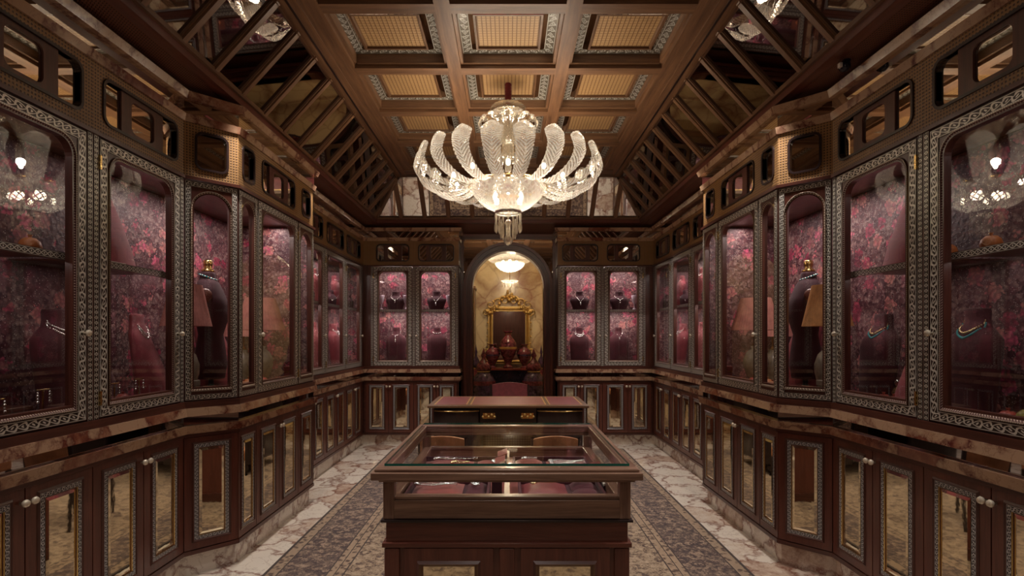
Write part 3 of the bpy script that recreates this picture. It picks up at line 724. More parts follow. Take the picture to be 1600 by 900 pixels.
a.lathe([(.09, 3.40), (.135, 3.385), (.152, 3.40), (.15, 3.425), (.13, 3.455), (.09, 3.475), (.03, 3.48)], CRYD, 40, cap=False, fn=lambda r, z, a_: r*(1+.04*math.cos(a_*20))); a.build('stem', ch)
def drop(a, c, L, r, mat=CRYD): a.lathe([(.001, 0), (r*.55, -.08*L), (r*.5, -.55*L), (r, -.75*L), (r*.7, -.9*L), (.001, -L)], mat, 6, c, cap=False)
a = MB(); drop(a, (0, 0, 0), .17, .012); d0 = a.build('crystal_drop', ch); first = True
for R, z, n_ in ((.108, 2.555, 16), (.06, 2.5, 8), (.085, 3.12, 12), (.1, 3.39, 14)):
    for k in range(n_):
        o = d0 if first else d0.copy()
        if not first: C.objects.link(o); o.parent = ch
        first = False; o.location = (R*math.cos(2*PI*k/n_), R*math.sin(2*PI*k/n_), z)
        if z > 3: o.scale = (1, 1, .8)
a = MB(); drop(a, (0, 0, 2.46), .185, .042, CRY); a.ball((0, 0, 2.47), .03, CRYD, 12); a.build('pendant_crystal', ch)
a = MB(); zz = [3.48+.01*k for k in range(30)]; a.tube([(0, 0, z) for z in zz], [.022+.008*abs(math.sin(k*1.1)) for k in range(30)], VELR, 10); a.build('velvet_chain_sleeve', ch)
for k in range(10):
    an_ = 2*PI*(k+.5)/10; x, y = .47*math.cos(an_), .47*math.sin(an_)
    a = MB(); a.ball((x, y, 2.83), .017, BULB, 10, 1.4); a.build('bulb', ch)
    if k % 2 == 0: lamp('POINT', 'chandelier_bulb_light', (x, y+ZC, 2.86), CH_E, WARM, .03).name = 'bulb_light'
for x, y in ((-.11, -.06), (.11, -.06), (-.1, .12), (.1, .12)):
    a = MB(); a.ball((x, y, 2.68), .022, BULB, 10, 1.4); a.build('bulb', ch)
lamp('POINT', 'bowl_light', (-.09, ZC, 2.70), CH_E*.5, WARM, .04); lamp('POINT', 'bowl_light', (.09, ZC, 2.70), CH_E*.5, WARM, .04)
# ------------------------------------------------------------------ anteroom furniture
c2 = thing('anteroom_chandelier', 'bright tiered crystal bowl chandelier hanging beyond the arch', 'chandelier', (0.03, 9.4, 0))
a = MB(); fl_ = lambda r, z, t: r*(1+.03*math.cos(t*24))
a.lathe([(.40, 2.92), (.395, 2.88), (.33, 2.83), (.25, 2.80), (.24, 2.795)], CRYD, 72, cap=False, fn=fl_); a.lathe([(.26, 2.82), (.24, 2.76), (.17, 2.70), (.09, 2.665), (.02, 2.66)], CRYD, 72, cap=False, fn=fl_); a.build('glass_tier', c2)
a = MB(); a.lathe([(.15, 2.50), (.12, 2.47), (.02, 2.46)], CRYD, 48, cap=False, fn=fl_)
for k in range(14): drop(a, (.14*math.cos(k*PI/7), .14*math.sin(k*PI/7), 2.49), .11, .01)
drop(a, (0, 0, 2.47), .2, .03); a.tube([(0, 0, 2.45), (0, 0, 3.69)], .008, BRASS, 6); a.build('lower_tier', c2)
for x, y in ((-.12, 0), (.12, 0), (0, .12), (0, -.12)): a = MB(); a.ball((x, y, 2.83), .028, BULB, 10); a.build('bulb', c2)
lamp('POINT', 'chandelier_inner_light', (.03, 9.4, 2.86), 4, WARM, .05)
# gilt mirror
gm = thing('gilt_mirror', 'ornate gilt framed mirror hanging on the marble wall beyond the arch', 'mirror', (.02, 10.88, 0))
a = MB()
fo, fi = (-.43, .43, .95, 2.13, .02, .02), (-.33, .33, 1.03, 2.03, .02, .02)
slab(a, fo, fi, -.05, -.001, GILT); a.rib(rin(fo, .03, -.05), rin(fo, .06, -.075), GILT); a.rib(rin(fo, .06, -.075), rin(fo, .08, -.05), GILT)
a.build('frame', gm)
a = MB(); rr = random.Random(3)
def scroll(cx, cz, r, s, t0=0):
    a = MB(); a.tube([(cx+s*r*(1-k/26)*math.cos(t0+k*.42), -.08, cz+r*(1-k/26)*math.sin(t0+k*.42)) for k in range(22)], [.018*(1-k/30) for k in range(22)], GILT, 6); a.build('scroll', gm)
for s in (-1, 1):
    scroll(s*.10, 2.25, .10, s); scroll(s*.24, 2.2, .09, -s, 1); scroll(s*.38, 2.17, .09, s, 2); scroll(s*.47, 2.0, .07, -s, 0); scroll(s*.44, 1.2, .07, s); scroll(s*.46, 1.05, .06, -s)
    for k in range(9): a = MB(); a.ball((s*(.05+.05*k), -.08, 2.2+.14*math.cos(k*.5)-.01*k), .03+.012*rr.random(), GILT, 7); a.build('rosette', gm)
    for k in range(7): a = MB(); a.ball((s*(.42+.03*rr.random()), -.07, 1.1+.14*k), .02, GILT, 6); a.build('rosette', gm)
a = MB()
for k in range(7): a.ball((.05*math.sin(k*2), -.09, 2.26+.03*k), .045-.003*k, GILT, 8)
a.build('carved_crest', gm)
a = MB(); plate(a, fi, -.01, MIR); a.build('mirror_glass', gm)
# commode and vases
cm = thing('lacquer_commode', 'black lacquered commode with gilt painting under the gilt mirror', 'commode', (0.02, 10.5, 0))
a = MB(); a.box(-.46, .46, -.2, .25, .08, .86, LACQ); a.build('body', cm, .01)
a = MB(); a.box(-.5, .5, -.24, .27, .86, .90, plain('red_marble_slab', (.22, .05, .035), .2)); a.build('top', cm, .008)
for s in (-1, 1):
    a = MB(); a.box(s*.02, s*.42, -.215, -.2, .2, .78, LACQ); 
    for k in range(5): a.ball((s*(.1+.06*k), -.218, .55+.05*math.sin(k*2)), .02, GILT, 6)
    a.build('door', cm)
    for y_ in (-.16, .2): MB().box(s*.40, s*.45, y_-.02, y_+.02, 0, .08, LACQ).build('leg', cm)
def vase(label, x, y, z, h, w_, lid, mat, mat2, name='porcelain_vase', cat='vase'):
    t = thing(name, label, cat, (x, y, z))
    pr = [(.28, 0), (.30, .03), (.20, .06), (.16, .10), (.26, .2), (.42, .34), (.5, .5), (.48, .62), (.36, .72), (.22, .78), (.18, .83), (.2, .88), (.3, .92), (.29, .93)]
    if lid: pr = [(.34, 0), (.30, .03), (.36, .12), (.46, .28), (.5, .42), (.46, .54), (.32, .62), (.24, .65), (.24, .68)]
    a = MB(); a.lathe([(r*w_, q*h) for r, q in pr], mat, 28); a.build('body', t)
    a = MB(); a.lathe([(r*w_*1.01, q*h) for r, q in [(.485, .47), (.505, .5), (.495, .53)]], mat2, 28, cap=False); a.lathe([(r*w_, q*h) for r, q in ([(.25, .655), (.27, .66), (.25, .67)] if lid else [(.17, .845), (.2, .85), (.18, .87)])], GILT, 28, cap=False); a.build('gilt_band', t)
    if lid:
        a = MB(); a.lathe([(r*w_, q*h) for r, q in [(.27, .68), (.33, .70), (.24, .78), (.1, .83), (.07, .86), (.12, .89), (.07, .93), (.03, .97), (.01, 1)]], mat2, 24, cap=False); a.build('lid', t)
vase('tall slender red and gold vase in the middle of the commode top', .0, 10.42, .90, .78, .34, False, IMARI, GILT)
vase('shorter red urn shaped vase left of the tall central vase', -.31, 10.42, .90, .50, .28, False, IMARI, IMARB)
vase('shorter red urn shaped vase right of the tall central vase', .32, 10.42, .90, .50, .28, False, IMARI, IMARB)
vase('large lidded floor jar left of the commode beyond the arch', -.46, 9.95, 0, 1.30, .46, True, IMARB, IMARI, 'lidded_jar', 'jar')
vase('large lidded floor jar right of the commode beyond the arch', .48, 9.95, 0, 1.30, .46, True, IMARB, IMARI, 'lidded_jar', 'jar')
vase('small lidded jar behind the large left floor jar', -.62, 10.27, 0.0, 1.36, .24, True, IMARI, IMARB, 'lidded_jar', 'jar')
vase('small lidded jar behind the large right floor jar', .64, 10.27, 0.0, 1.36, .24, True, IMARI, IMARB, 'lidded_jar', 'jar')
# ------------------------------------------------------------------ desk and chairs
dk = thing('partners_desk', 'dark wooden desk with three panel red leather top and brass mounts', 'desk', (0, 6.08, .0125))
a = MB(); a.box(-.86, .86, -.45, .45, .735, .762, OAKD, 0); a.build('desktop', dk, .008)
for x0, x1 in ((-.80, -.44), (-.41, .41), (.44, .80)):
    a = MB(); a.box(x0, x1, -.38, .39, .762, .764, LEATH); b_ = [(x0, -.38, .7645), (x1, -.38, .7645), (x1, .39, .7645), (x0, .39, .7645)]; c_ = [(x0+.015, -.365, .7645), (x1-.015, -.365, .7645), (x1-.015, .375, .7645), (x0+.015, .375, .7645)]
    a.rib(b_, c_, GILT); a.build('leather_panel', dk)
def ped(s):
    a = MB(); n = 16; A = []; 
    for zi in range(13):
        z = .12+.60*zi/12; bul = .03*math.sin(PI*zi/12)+(.03 if zi > 9 else 0)
        row = [Vector((s*.30, -.30, z))]
        for k in range(n+1):
            u = k/n; row.append(Vector((s*(.30+.50*u), -.36-.07*math.sin(PI*u)-bul*.6, z)))
        row += [Vector((s*(.80+bul*.4), .40, z)), Vector((s*.30, .40, z))]; A.append(row)
    a.grid(A, EBON, cv=True); return a
for s in (-1, 1):
    p_ = ped(s).build('pedestal', dk)
    a = MB(); a.tube([(s*(.31+.48*k/16), -.385-.075*math.sin(PI*k/16), .70) for k in range(17)], .007, BRASS, 6); a.build('brass_moulding', p_)
    a = MB(); a.box(s*.14, s*.27, -.42, -.405, .62, .68, BRASS)
    for k in range(5): a.ball((s*(.145+.031*k), -.425, .64+.022*(k % 2)), .015, GILT, 7)
    a.build('brass_mount', dk)
    for y_ in (-.34, .34): a = MB(); a.tube([(s*.72, y_, .13), (s*.75, y_*1.08, .06), (s*.74, y_*1.05, .0)], [.035, .025, .018], EBON, 8); a.build('leg', dk)
a = MB(); a.box(-.30, .30, -.40, -.37, .58, .73, EBON, 0); a.build('apron', dk)
a = MB(); a.box(-.31, .31, .30, .33, .1, .73, CANE, 2); a.build('cane_panel', dk)
def chair(label, x, y, rz, mat, top=.84, w_=.23):
    t = thing('upholstered_chair', label, 'chair', (x, y, 0.0125), rz)
    a = MB(); a.box(-w_, w_, -.22, .22, .36, .46, mat); a.build('seat', t, .02)
    G = [[Vector((w_*1.02*(-1+2*i/12), .20+.05*(zj/8)+.045*(1-(2*i/12-1)**2)+dy, .46+(top-.46)*zj/8+(.03*(1-(2*i/12-1)**2) if zj == 8 else 0))) for zj in range(9)] for i in range(13) for dy in (0,)]
    a = MB(); a.grid(G, mat); G2 = [[p+Vector((0, .035, 0)) for p in r] for r in G]; a.grid(G2, mat)
    a.rib([r[-1] for r in G], [r[-1] for r in G2], mat, closed=False); a.rib(G[0], G2[0], mat, closed=False); a.rib(G[-1], G2[-1], mat, closed=False); a.build('backrest', t)
    for sx_ in (-1, 1):
        a = MB(); a.tube([(sx_*w_*.93, -.19, .37), (sx_*w_*.95, -.21, 0)], [.022, .013], EBON, 8); a.build('leg', t)
        a = MB(); a.tube([(sx_*w_*1.06, .255, top+.005), (sx_*w_*1.03, .22, .45), (sx_*w_, .25, 0)], [.016, .02, .014], EBON, 8); a.build('leg', t)
chair('red leather desk chair behind the desk, in front of the arch', 0.02, 6.86, 0, LEATH, .85, .235)
chair('tan chair on the left between display counter and desk, seen through the counter glass', -.50, 4.30, PI, TANL, .715, .165)
chair('tan chair on the right between display counter and desk, seen through the counter glass', .36, 4.30, PI, TANL, .715, .165)
# ------------------------------------------------------------------ display counter
DX, DF, DB = -.005, 2.10, 3.16
dc = thing('display_counter', 'oak framed glass topped jewellery counter in the middle of the rug', 'display counter', (DX, (DF+DB)/2, .0125))
hw, hd, zo = .495, .51, -.0125
def ring(a, ox, oy, ix, iy, z0, z1, mat):
    a.box(-ox, ox, -oy, -iy, z0, z1, mat, 0); a.box(-ox, ox, iy, oy, z0, z1, mat, 0); a.box(-ox, -ix, -iy, iy, z0, z1, mat, 1); a.box(ix, ox, -iy, iy, z0, z1, mat, 1)
a = MB(); ring(a, hw+.04, hd+.04, hw-.02, hd-.02, .925, .955, OAKV); ring(a, hw+.028, hd+.028, hw-.025, hd-.025, .955, .968, OAKV); ring(a, hw+.015, hd+.015, hw-.02, hd-.02, .912, .925, OAKV); a.build('top_frame', dc, .004)
a = MB(); a.box(-hw+.02, hw-.02, -hd+.02, hd-.02, .967, .9675, TOPGLASS)
_E = [(-hw+.005, -hd+.005, .969), (hw-.005, -hd+.005, .969), (hw-.005, -hd+.005, .982), (-hw+.005, -hd+.005, .982)]
gt = MB(); P = [(-hw+.005, -hd+.005, .982), (hw-.005, -hd+.005, .982), (hw-.005, hd-.005, .982), (-hw+.005, hd-.005, .982)]; gt.quad(P, [(0, 0)]*4, TOPGLASS); gto = gt.build('glass_top', dc)
ge = MB(); Pb = [(x, y, .972) for x, y, z in P]; ge.rib(Pb, P, GREEN); geo = ge.build('green_edge', gto)
for sx_ in (-1, 1):
    for sy_ in (-1, 1): MB().box(sx_*(hw-.045), sx_*hw, sy_*(hd-.045), sy_*hd, .76, .912, OAKV, 2).build('corner_post', dc, .004)
a = MB(); ring(a, hw-.003, hd-.003, hw-.05, hd-.05, .762, .835, OAKV); ring(a, hw-.012, hd-.012, hw-.055, hd-.055, .835, .848, OAKV); a.build('lower_rail', dc, .002)
a = MB()
for s in (-1, 1):
    y = s*(hd-.02); a.quad([(-hw+.04, y, .84), (hw-.04, y, .84), (hw-.04, y, .915), (-hw+.04, y, .915)], [(0, 0)]*4, TOPGLASS)
    x = s*(hw-.02); a.quad([(x, -hd+.04, .84), (x, hd-.04, .84), (x, hd-.04, .915), (x, -hd+.04, .915)], [(0, 0)]*4, TOPGLASS)
a.build('side_glass', dc)
a = MB(); a.box(-hw+.02, hw-.02, -hd+.02, hd-.02, .775, .79, RUST); a.build('display_deck', dc)
a = MB(); a.box(-hw+.01, hw-.01, -hd+.01, hd-.01, .665, .76, MAH2, 0); ring(a, hw+.008, hd+.008, hw-.02, hd-.02, .75, .76, EBON); a.build('drawer_band', dc, .002)
a = MB(); ring(a, hw+.004, hd+.004, hw-.03, hd-.03, .648, .667, MAH2); a.box(-hw+.01, hw-.01, -hd+.012, hd-.01, .06, .65, MAH2, 2); a.build('base', dc, .003)
a = MB(); ring(a, hw+.01, hd+.01, hw-.03, hd-.03, 0, .08, MAH); a.build('skirting', dc, .004)
for s in (-1, 1):
    x0, x1 = (-.41, -.055) if s < 0 else (.055, .41)
    a = MB(); o = (x0, x1, .1, .645, 0, 0); F = -hd+.011
    slab(a, o, (x0+.07, x1-.07, .18, .575, 0, 0), F-.012, F, MAH2); a.rib(rin(o, .05, F-.012), rin(o, .06, F-.022), MAH); a.rib(rin(o, .06, F-.022), rin(o, .075, F-.006), OAKD)
    pn = a.build('front_panel', dc); a = MB(); plate(a, (x0+.07, x1-.07, .18, .575, 0, 0), F-.003, MIRL); a.build('mirror', pn)
for x in (-.46, 0, .46):
    MB().box(x-.03, x+.03, -hd-.0, -hd+.012, .1, .645, MAH2, 2).build('pilaster', dc, .004)
MB().box(-.012, .012, -hd+.06, hd-.06, .79, .835, MAH2, 1).build('divider', dc)
# jewellery trays in the counter
def chain(a, pts, mat, r0=.004, big=()):
    for i, p in enumerate(pts): a.ball(p, r0*(2 if i in big else 1), mat, 6)
def tray(label, x, y, w_, d_, tilt=0, z=.8035):
    t = thing('jewellery_tray', label, 'jewellery tray', (DX+x, 2.65+y, z))
    a = MB(); a.box(-w_/2, w_/2, -d_/2, d_/2, 0, .012, VELD); 
    for s in (-1, 1): a.box(-w_/2, w_/2, s*(d_/2-.012), s*d_/2, .012, .038, VELV, 0); a.box(s*(w_/2-.012), s*w_/2, -d_/2+.012, d_/2-.012, .012, .038, VELV, 1)
    a.build('tray_rim', t, .002)
    return t
def cushion(t, x0, x1, y0, y1, mat=RUST):
    a = MB(); G = [[Vector((x0+(x1-x0)*i/10, y0+(y1-y0)*j/10, .016+.024*(1-(2*i/10-1)**4)*(1-(2*j/10-1)**4))) for j in range(11)] for i in range(11)]; a.grid(G, mat); a.build('cushion', t)
def strand(label, x, y, w_, n_=26, mat=SILV, wav=.01, z=.858, rows_=2, pend=True, cat='necklace', name='necklace'):
    a = MB(); 
    for r in range(rows_):
        for k in range(n_):
            u = k/(n_-1); a.ball((w_*(u-.5), -.02*r+wav*math.sin(u*7+r), .001), .0035+(.003 if k < 3 else 0), mat, 6)
    if pend: a.ball((-w_*.5, -.01, 0), .013, mat, 8, .5)
    o = a.build(name); o.location = (DX+x, 2.65+y, z); tag(o, label, cat); return o
t = tray('front left burgundy velvet tray holding a beaded necklace in the counter', -.255, -.30, .36, .26); cushion(t, -.16, .06, -.1, .11); cushion(t, .075, .16, -.1, .11, VELV)
t = tray('front right velvet tray with a gold brooch cushion in the counter', .235, -.30, .37, .26); cushion(t, -.17, .03, -.1, .11, LEATH); cushion(t, .05, .165, .0, .11, VELV); cushion(t, .05, .165, -.11, -.01, VELV)
t = tray('rear left rust velvet tray with a long silver chain', -.24, .12, .44, .34); cushion(t, -.2, .06, -.14, .14); cushion(t, .08, .2, -.14, .14)
t = tray('rear right rust velvet tray with stranded necklace in the counter', .23, .12, .40, .34); cushion(t, -.19, -.04, -.0, .14); cushion(t, -.02, .19, -.14, .14); cushion(t, -.19, -.04, -.14, -.02)
strand('double bead necklace on the front left tray', -.31, -.30, .18, rows_=3); strand('small pair of silver earrings on the front left tray', -.135, -.30, .03, 5, rows_=3, cat='earrings', name='earrings')
strand('starburst gold brooch on the front right cushion', .165, -.30, .10, 15, GOLDG, .002, rows_=1, cat='brooch', name='brooch'); strand('pearl bracelet on the small front right cushion', .34, -.25, .07, 12, SILV, .005, cat='bracelet', name='bracelet')
strand('long silver chain on the rear left tray', -.27, .17, .22, rows_=2); strand('gold charm bracelet on the rear left tray', -.24, .09, .08, 12, GOLDG, cat='bracelet', name='bracelet'); strand('silver leaf earrings on the rear left tray', -.06, .12, .03, 6, rows_=3, cat='earrings', name='earrings')
strand('diamond tiara clip on the rear right tray', .12, .18, .07, 11, SILV, .004, cat='brooch', name='brooch'); strand('many stranded silver necklace on the rear right tray', .31, .12, .18, 30, SILV, .012, rows_=5)
def slope_box(label, x, y, h, w_, mat=RUST, z=.8035, lean=.25):
    t = thing('ring_stand', label, 'ring stand', (DX+x, 2.65+y, z))
    a = MB(); P = [(-w_/2, -.03, 0), (w_/2, -.03, 0), (w_/2, .03, 0), (-w_/2, .03, 0)]; Q = [(-w_/2, -.03, h*.8), (w_/2, -.03, h), (w_/2, .03, h+.015), (-w_/2, .03, h*.8+.015)]
    a.rib(P, Q, VELD); a.quad(P, [(0, 0)]*4, VELD); a.build('body', t); a = MB(); a.rib(Q, [(x_, y_, z_+.008) for x_, y_, z_ in Q], mat); a.quad([(x_, y_, z_+.008) for x_, y_, z_ in Q], [(0, 0)]*4, mat); a.build('slanted_top', t)
slope_box('tall ring stand at the front middle of the counter', -.045, -.28, .075, .045); slope_box('orange topped ring stand behind the front one', -.035, .0, .08, .05); slope_box('orange topped ring stand farthest back in the middle', -.025, .12, .09, .05)
slope_box('red wedge stand at the right rear of the counter', .44, .0, .05, .05); slope_box('low orange wedge near the right glass side', .455, -.12, .02, .05)
slope_box('small ivory tag stand in the front right corner', .445, -.22, .03, .02, WHITEC)
# ------------------------------------------------------------------ showcase contents
def frame_pt(path_pt, ang, u, d): return (path_pt[0]+u*math.cos(ang)-d*math.sin(ang), path_pt[1]+u*math.sin(ang)+d*math.cos(ang))
TALL = [(0, .115, .05, 0), (.05, .12, .052, 0), (.2, .128, .058, .01), (.32, .135, .062, .02), (.37, .125, .06, .03), (.405, .09, .052, .035), (.43, .058, .045, .04), (.46, .045, .042, .045), (.50, .047, .043, .045), (.515, .044, .04, .045), (.516, .001, .001, .045)]
SHORT = [(0, .085, .055, 0), (.05, .10, .06, 0), (.11, .122, .066, .005), (.135, .118, .064, .01), (.155, .09, .055, .015), (.172, .055, .047, .02), (.20, .045, .043, .02), (.225, .047, .044, .02), (.235, .044, .04, .02), (.236, .001, .001, .02)]
WEDGE = [(0, .12, .09, -.03), (.1, .12, .075, -.015), (.25, .115, .05, .02), (.36, .10, .035, .05), (.40, .07, .032, .055), (.43, .05, .03, .06), (.47, .048, .03, .06), (.475, .001, .001, .06)]
def bust_mesh(S, mat):
    a = MB(); G = []
    S2 = []
    for i in range(len(S)-1):
        for k in range(3): f = k/3; S2.append([S[i][j]*(1-f)+S[i+1][j]*f for j in range(4)])
    S2.append(S[-1])
    for z, hw_, hd_, yc in S2:
        row = []
        for k in range(28):
            t = 2*PI*k/28; c, s = math.cos(t), math.sin(t); e = 2/2.6
            row.append(Vector((hw_*abs(c)**e*(1 if c > 0 else -1), yc+hd_*abs(s)**e*(1 if s > 0 else -1), z)))
        G.append(row)
    a.grid(G, mat, cv=True); a.quad([G[0][k] for k in range(28)], [(0, 0)]*28, mat); return a
def surf(S, z, x):
    for i in range(len(S)-1):
        if S[i][0] <= z <= S[i+1][0]+1e-9:
            f = (z-S[i][0])/(S[i+1][0]-S[i][0]+1e-9); hw_, hd_, yc = [S[i][j]*(1-f)+S[i+1][j]*f for j in (1, 2, 3)]
            q = min(.98, abs(x)/hw_); return yc-hd_*(1-q**2.6)**(1/2.6)
    return 0
def bust_thing(S, mat, name='necklace_bust'):
    t = thing(name, 'x', 'necklace bust'); bust_mesh(S, mat).build('torso', t)
    zt = S[-2][0]; a = MB(); a.lathe([(.036, 0), (.036, .003)], EBON if mat != VELR else VELR, 24, (0, S[-1][3], zt-.002), fn=lambda r, z, q: r*.9); a.build('neck_cap', t); return t
def neck_thing(S, style, name='necklace'):
    zn = S[-2][0]-.075; drop_ = {'choker': .028, 'u': .055, 'v': .085, 'collar': .05, 'y': .06, 'fringe': .06}[style]
    mat = TURQ if style == 'fringe' else SILV; a = MB()
    N = 31
    for k in range(N):
        f = -1+2*k/(N-1); x = .056*math.sin(f*PI*.5)*(1 if style != 'v' else abs(f)**.2 if f else 0)
        z = zn+.02-drop_*(1-abs(f)**(1.6 if style != 'v' else 1.0)); y = surf(S, z, x)-.003
        r = .0034+(.003*(1-abs(f)) if style in ('collar', 'fringe') else 0)
        a.ball((x, y, z), r, GOLDG if style == 'fringe' else SILV, 6)
        if style in ('collar', 'fringe'): a.ball((x*1.12, surf(S, z-.014, x*1.12)-.003, z-.014-.01*(1-abs(f))), r*1.1, mat, 6)
    main = a
    t = thing(name, 'x', 'necklace'); main.build('strand', t)
    if style in ('v', 'y', 'u'):
        b_ = MB(); zp = zn+.02-drop_
        for k in range(4 if style == 'y' else 2): zz_ = zp-.014-.022*k; b_.ball((0, surf(S, zz_, 0)-.004, zz_), .009-.001*(k % 2)*3, SILV, 7, 1.4)
        b_.build('pendant', t)
    return t
PB = {'tall': (TALL, bust_thing(TALL, VELV)), 'short': (SHORT, bust_thing(SHORT, VELD)), 'wedge': (WEDGE, bust_thing(WEDGE, VELR)), 'tallrose': (TALL, bust_thing(TALL, VELR))}
PN = {}
protos = [v[1] for v in PB.values()]
def put_bust(kind, style, x, y, z, rz, blabel, nlabel, group, sc=1.0):
    S, pr = PB[kind]; z += .001
    b_ = dup(pr, (x, y, z), rz, blabel, group, (sc, sc, sc))
    if style:
        key = (kind, style)
        if key not in PN: PN[key] = neck_thing(S, style); protos.append(PN[key])
        dup(PN[key], (x, y, z), rz, nlabel, 'necklaces on velvet busts', (sc, sc, sc))
DECK = 1.10
# back wall: eight busts
bk = [(-1.60, 'u', 'y', 'left', 'corner'), (-1.02, 'v', 'choker', 'left', 'arch side'), (1.02, 'v', 'collar', 'right', 'arch side'), (1.58, 'u', 'v', 'right', 'corner')]
sty = {'u': 'simple silver', 'v': 'pointed silver', 'y': 'long drop silver', 'choker': 'pale choker', 'collar': 'broad silver collar', 'fringe': 'turquoise fringed gold'}
for x, s1, s2, side, who in bk:
    put_bust('short', s1, x, BY+.16, SH-.0115, 0, 'short plum velvet bust on the upper shelf, back wall %s cabinet, %s' % (side, who), '%s necklace on the short bust, back wall %s cabinet, %s' % (sty[s1], side, who), 'short velvet busts on the back wall', 1.12)
    put_bust('tall', s2, x, BY+.17, DECK, 0, 'tall burgundy velvet bust on the deck, back wall %s cabinet, %s' % (side, who), '%s necklace on the tall bust, back wall %s cabinet, %s' % (sty[s2], side, who), 'tall velvet busts on the back wall', 1.05)
# far side walls
for sx, nm in ((-1, 'left'), (1, 'right')):
    rz = PI/2 if sx < 0 else -PI/2
    for i, y in enumerate((5.48, 6.22, 6.95)):
        st1, st2 = ['choker', 'collar', 'choker'][i], ['choker', 'v', 'collar'][i]; lab = ['first', 'second', 'last'][i]
        put_bust('tallrose', st1, sx*2.24, y, SH-.0115, rz, 'rose velvet bust on the shelf of the %s recessed cabinet, far %s wall' % (lab, nm), '%s necklace on the shelf bust, %s recessed cabinet, far %s wall' % (sty[st1], lab, nm), 'rose busts on the far shelves', .80)
        put_bust('tallrose', st2, sx*2.24, y, DECK, rz, 'rose velvet bust on the deck of the %s recessed cabinet, far %s wall' % (lab, nm), '%s necklace on the deck bust, %s recessed cabinet, far %s wall' % (sty[st2], lab, nm), 'rose busts on the far decks', 1.12)
        put_bust('short', None, sx*2.16, y+.28, SH-.0115, rz, 'small dark bust beside the rose one, shelf of the %s recessed cabinet, far %s wall' % (lab, nm), '', 'small dark busts on the far shelves', .8)
# near cabinets
put_bust('wedge', 'collar', -2.27, 2.98, SH-.0115, PI/2, 'large rose velvet neck form on the shelf of the second left cabinet', 'silver necklace on the shelf form of the second left cabinet', None, 1.15)
put_bust('wedge', 'collar', -2.27, 3.36, DECK, PI/2+.3, 'rose velvet bust at the far end of the second left cabinet deck', 'broad silver collar on the far end bust of the second left cabinet', None, 1.15)
put_bust('tall', None, -2.22, 2.93, DECK, PI/2, 'dark velvet stand on the deck near the post of the second left cabinet', '', None, .5)
put_bust('tall', 'collar', -2.28, 2.72, DECK, PI/2, 'dark velvet bust at the right end of the cut off left cabinet', 'white gem collar on the bust of the cut off left cabinet', None, 1.05)
put_bust('wedge', 'collar', 2.27, 2.94, SH-.0115, -PI/2, 'large crimson neck form on the shelf of the second right cabinet', 'large silver collar on the crimson neck form of the second right cabinet', None, 1.25)
put_bust('tall', 'fringe', 2.28, 3.29, DECK, -PI/2, 'burgundy bust with turquoise and gold necklace in the second right cabinet', 'turquoise fringed gold necklace in the second right cabinet', None, 1.05)
put_bust('wedge', None, 2.24, 2.88, DECK, -PI/2, 'crimson slanted velvet form at the near end of the second right cabinet deck', '', None, 1.0)
put_bust('tall', 'fringe', 2.28, 2.63, DECK, -PI/2, 'burgundy bust at the far end of the cut off right cabinet', 'turquoise and gold necklace in the cut off right cabinet', None, 1.05)
put_bust('wedge', 'choker', -2.28, 4.14, DECK, PI/2, 'rose neck form behind the narrow arched window of the left projecting cabinet', 'silver choker on the rose form in the left projecting cabinet', None, 1.4)
put_bust('wedge', 'choker', 2.28, 4.14, DECK, -PI/2, 'rose neck form behind the narrow arched window of the right projecting cabinet', 'silver choker on the rose form in the right projecting cabinet', None, 1.4)
# dress mannequins
TORSO = [(.10, .10, .085, 0), (.2, .125, .10, 0), (.32, .11, .088, 0), (.42, .095, .075, 0), (.55, .125, .10, -.01), (.66, .145, .10, 0), (.74, .135, .08, .01), (.79, .10, .065, .015), (.82, .055, .052, .02), (.87, .045, .045, .02), (.875, .001, .001, .02)]
def mannequin(label, x, y, rz, mat):
    t = thing('dress_mannequin', label, 'mannequin', (x, y, DECK+.001), rz)
    bust_mesh(TORSO, mat).build('torso', t)
    for s in (-1, 1):
        a = MB(); M = Matrix.Translation((s*.145, 0, .69)) @ Matrix.Rotation(s*PI/2, 4, 'Y'); a.lathe([(.052, -.02), (.055, 0), (.045, .014), (.015, .02)], MAH2, 24, M=M); a.build('shoulder_disc', t)
    a = MB(); a.lathe([(.045, .872), (.042, .885), (.025, .90), (.03, .92), (.03, .95), (.018, .96)], BRASS, 20, (0, .02, 0)); a.build('brass_cap', t)
    a = MB(); a.lathe([(.11, 0), (.11, .015), (.03, .03), (.018, .06), (.018, .12)], EBON, 24); a.build('stand', t)
    a = MB()
    for k in range(36): q = 2*PI*k/36; a.ball((.056*math.cos(q), .02+.05*math.sin(q)*1.1, .835-.02*math.cos(q+PI/2)), .007, TURQ if k % 2 else SILV, 6)
    o = a.build('necklace'); o.location = (x, y, DECK+.001); o.rotation_euler = (0, 0, rz); tag(o, 'turquoise and silver collar round the neck of the ' + ('left' if x < 0 else 'right') + ' mannequin', 'necklace')
mannequin('dark plum velvet mannequin torso behind the left angled cabinet window', -2.16, 3.86, PI/2+.2, VELD)
mannequin('dark red velvet mannequin torso behind the right angled cabinet window', 2.16, 3.86, -PI/2-.2, VELD)
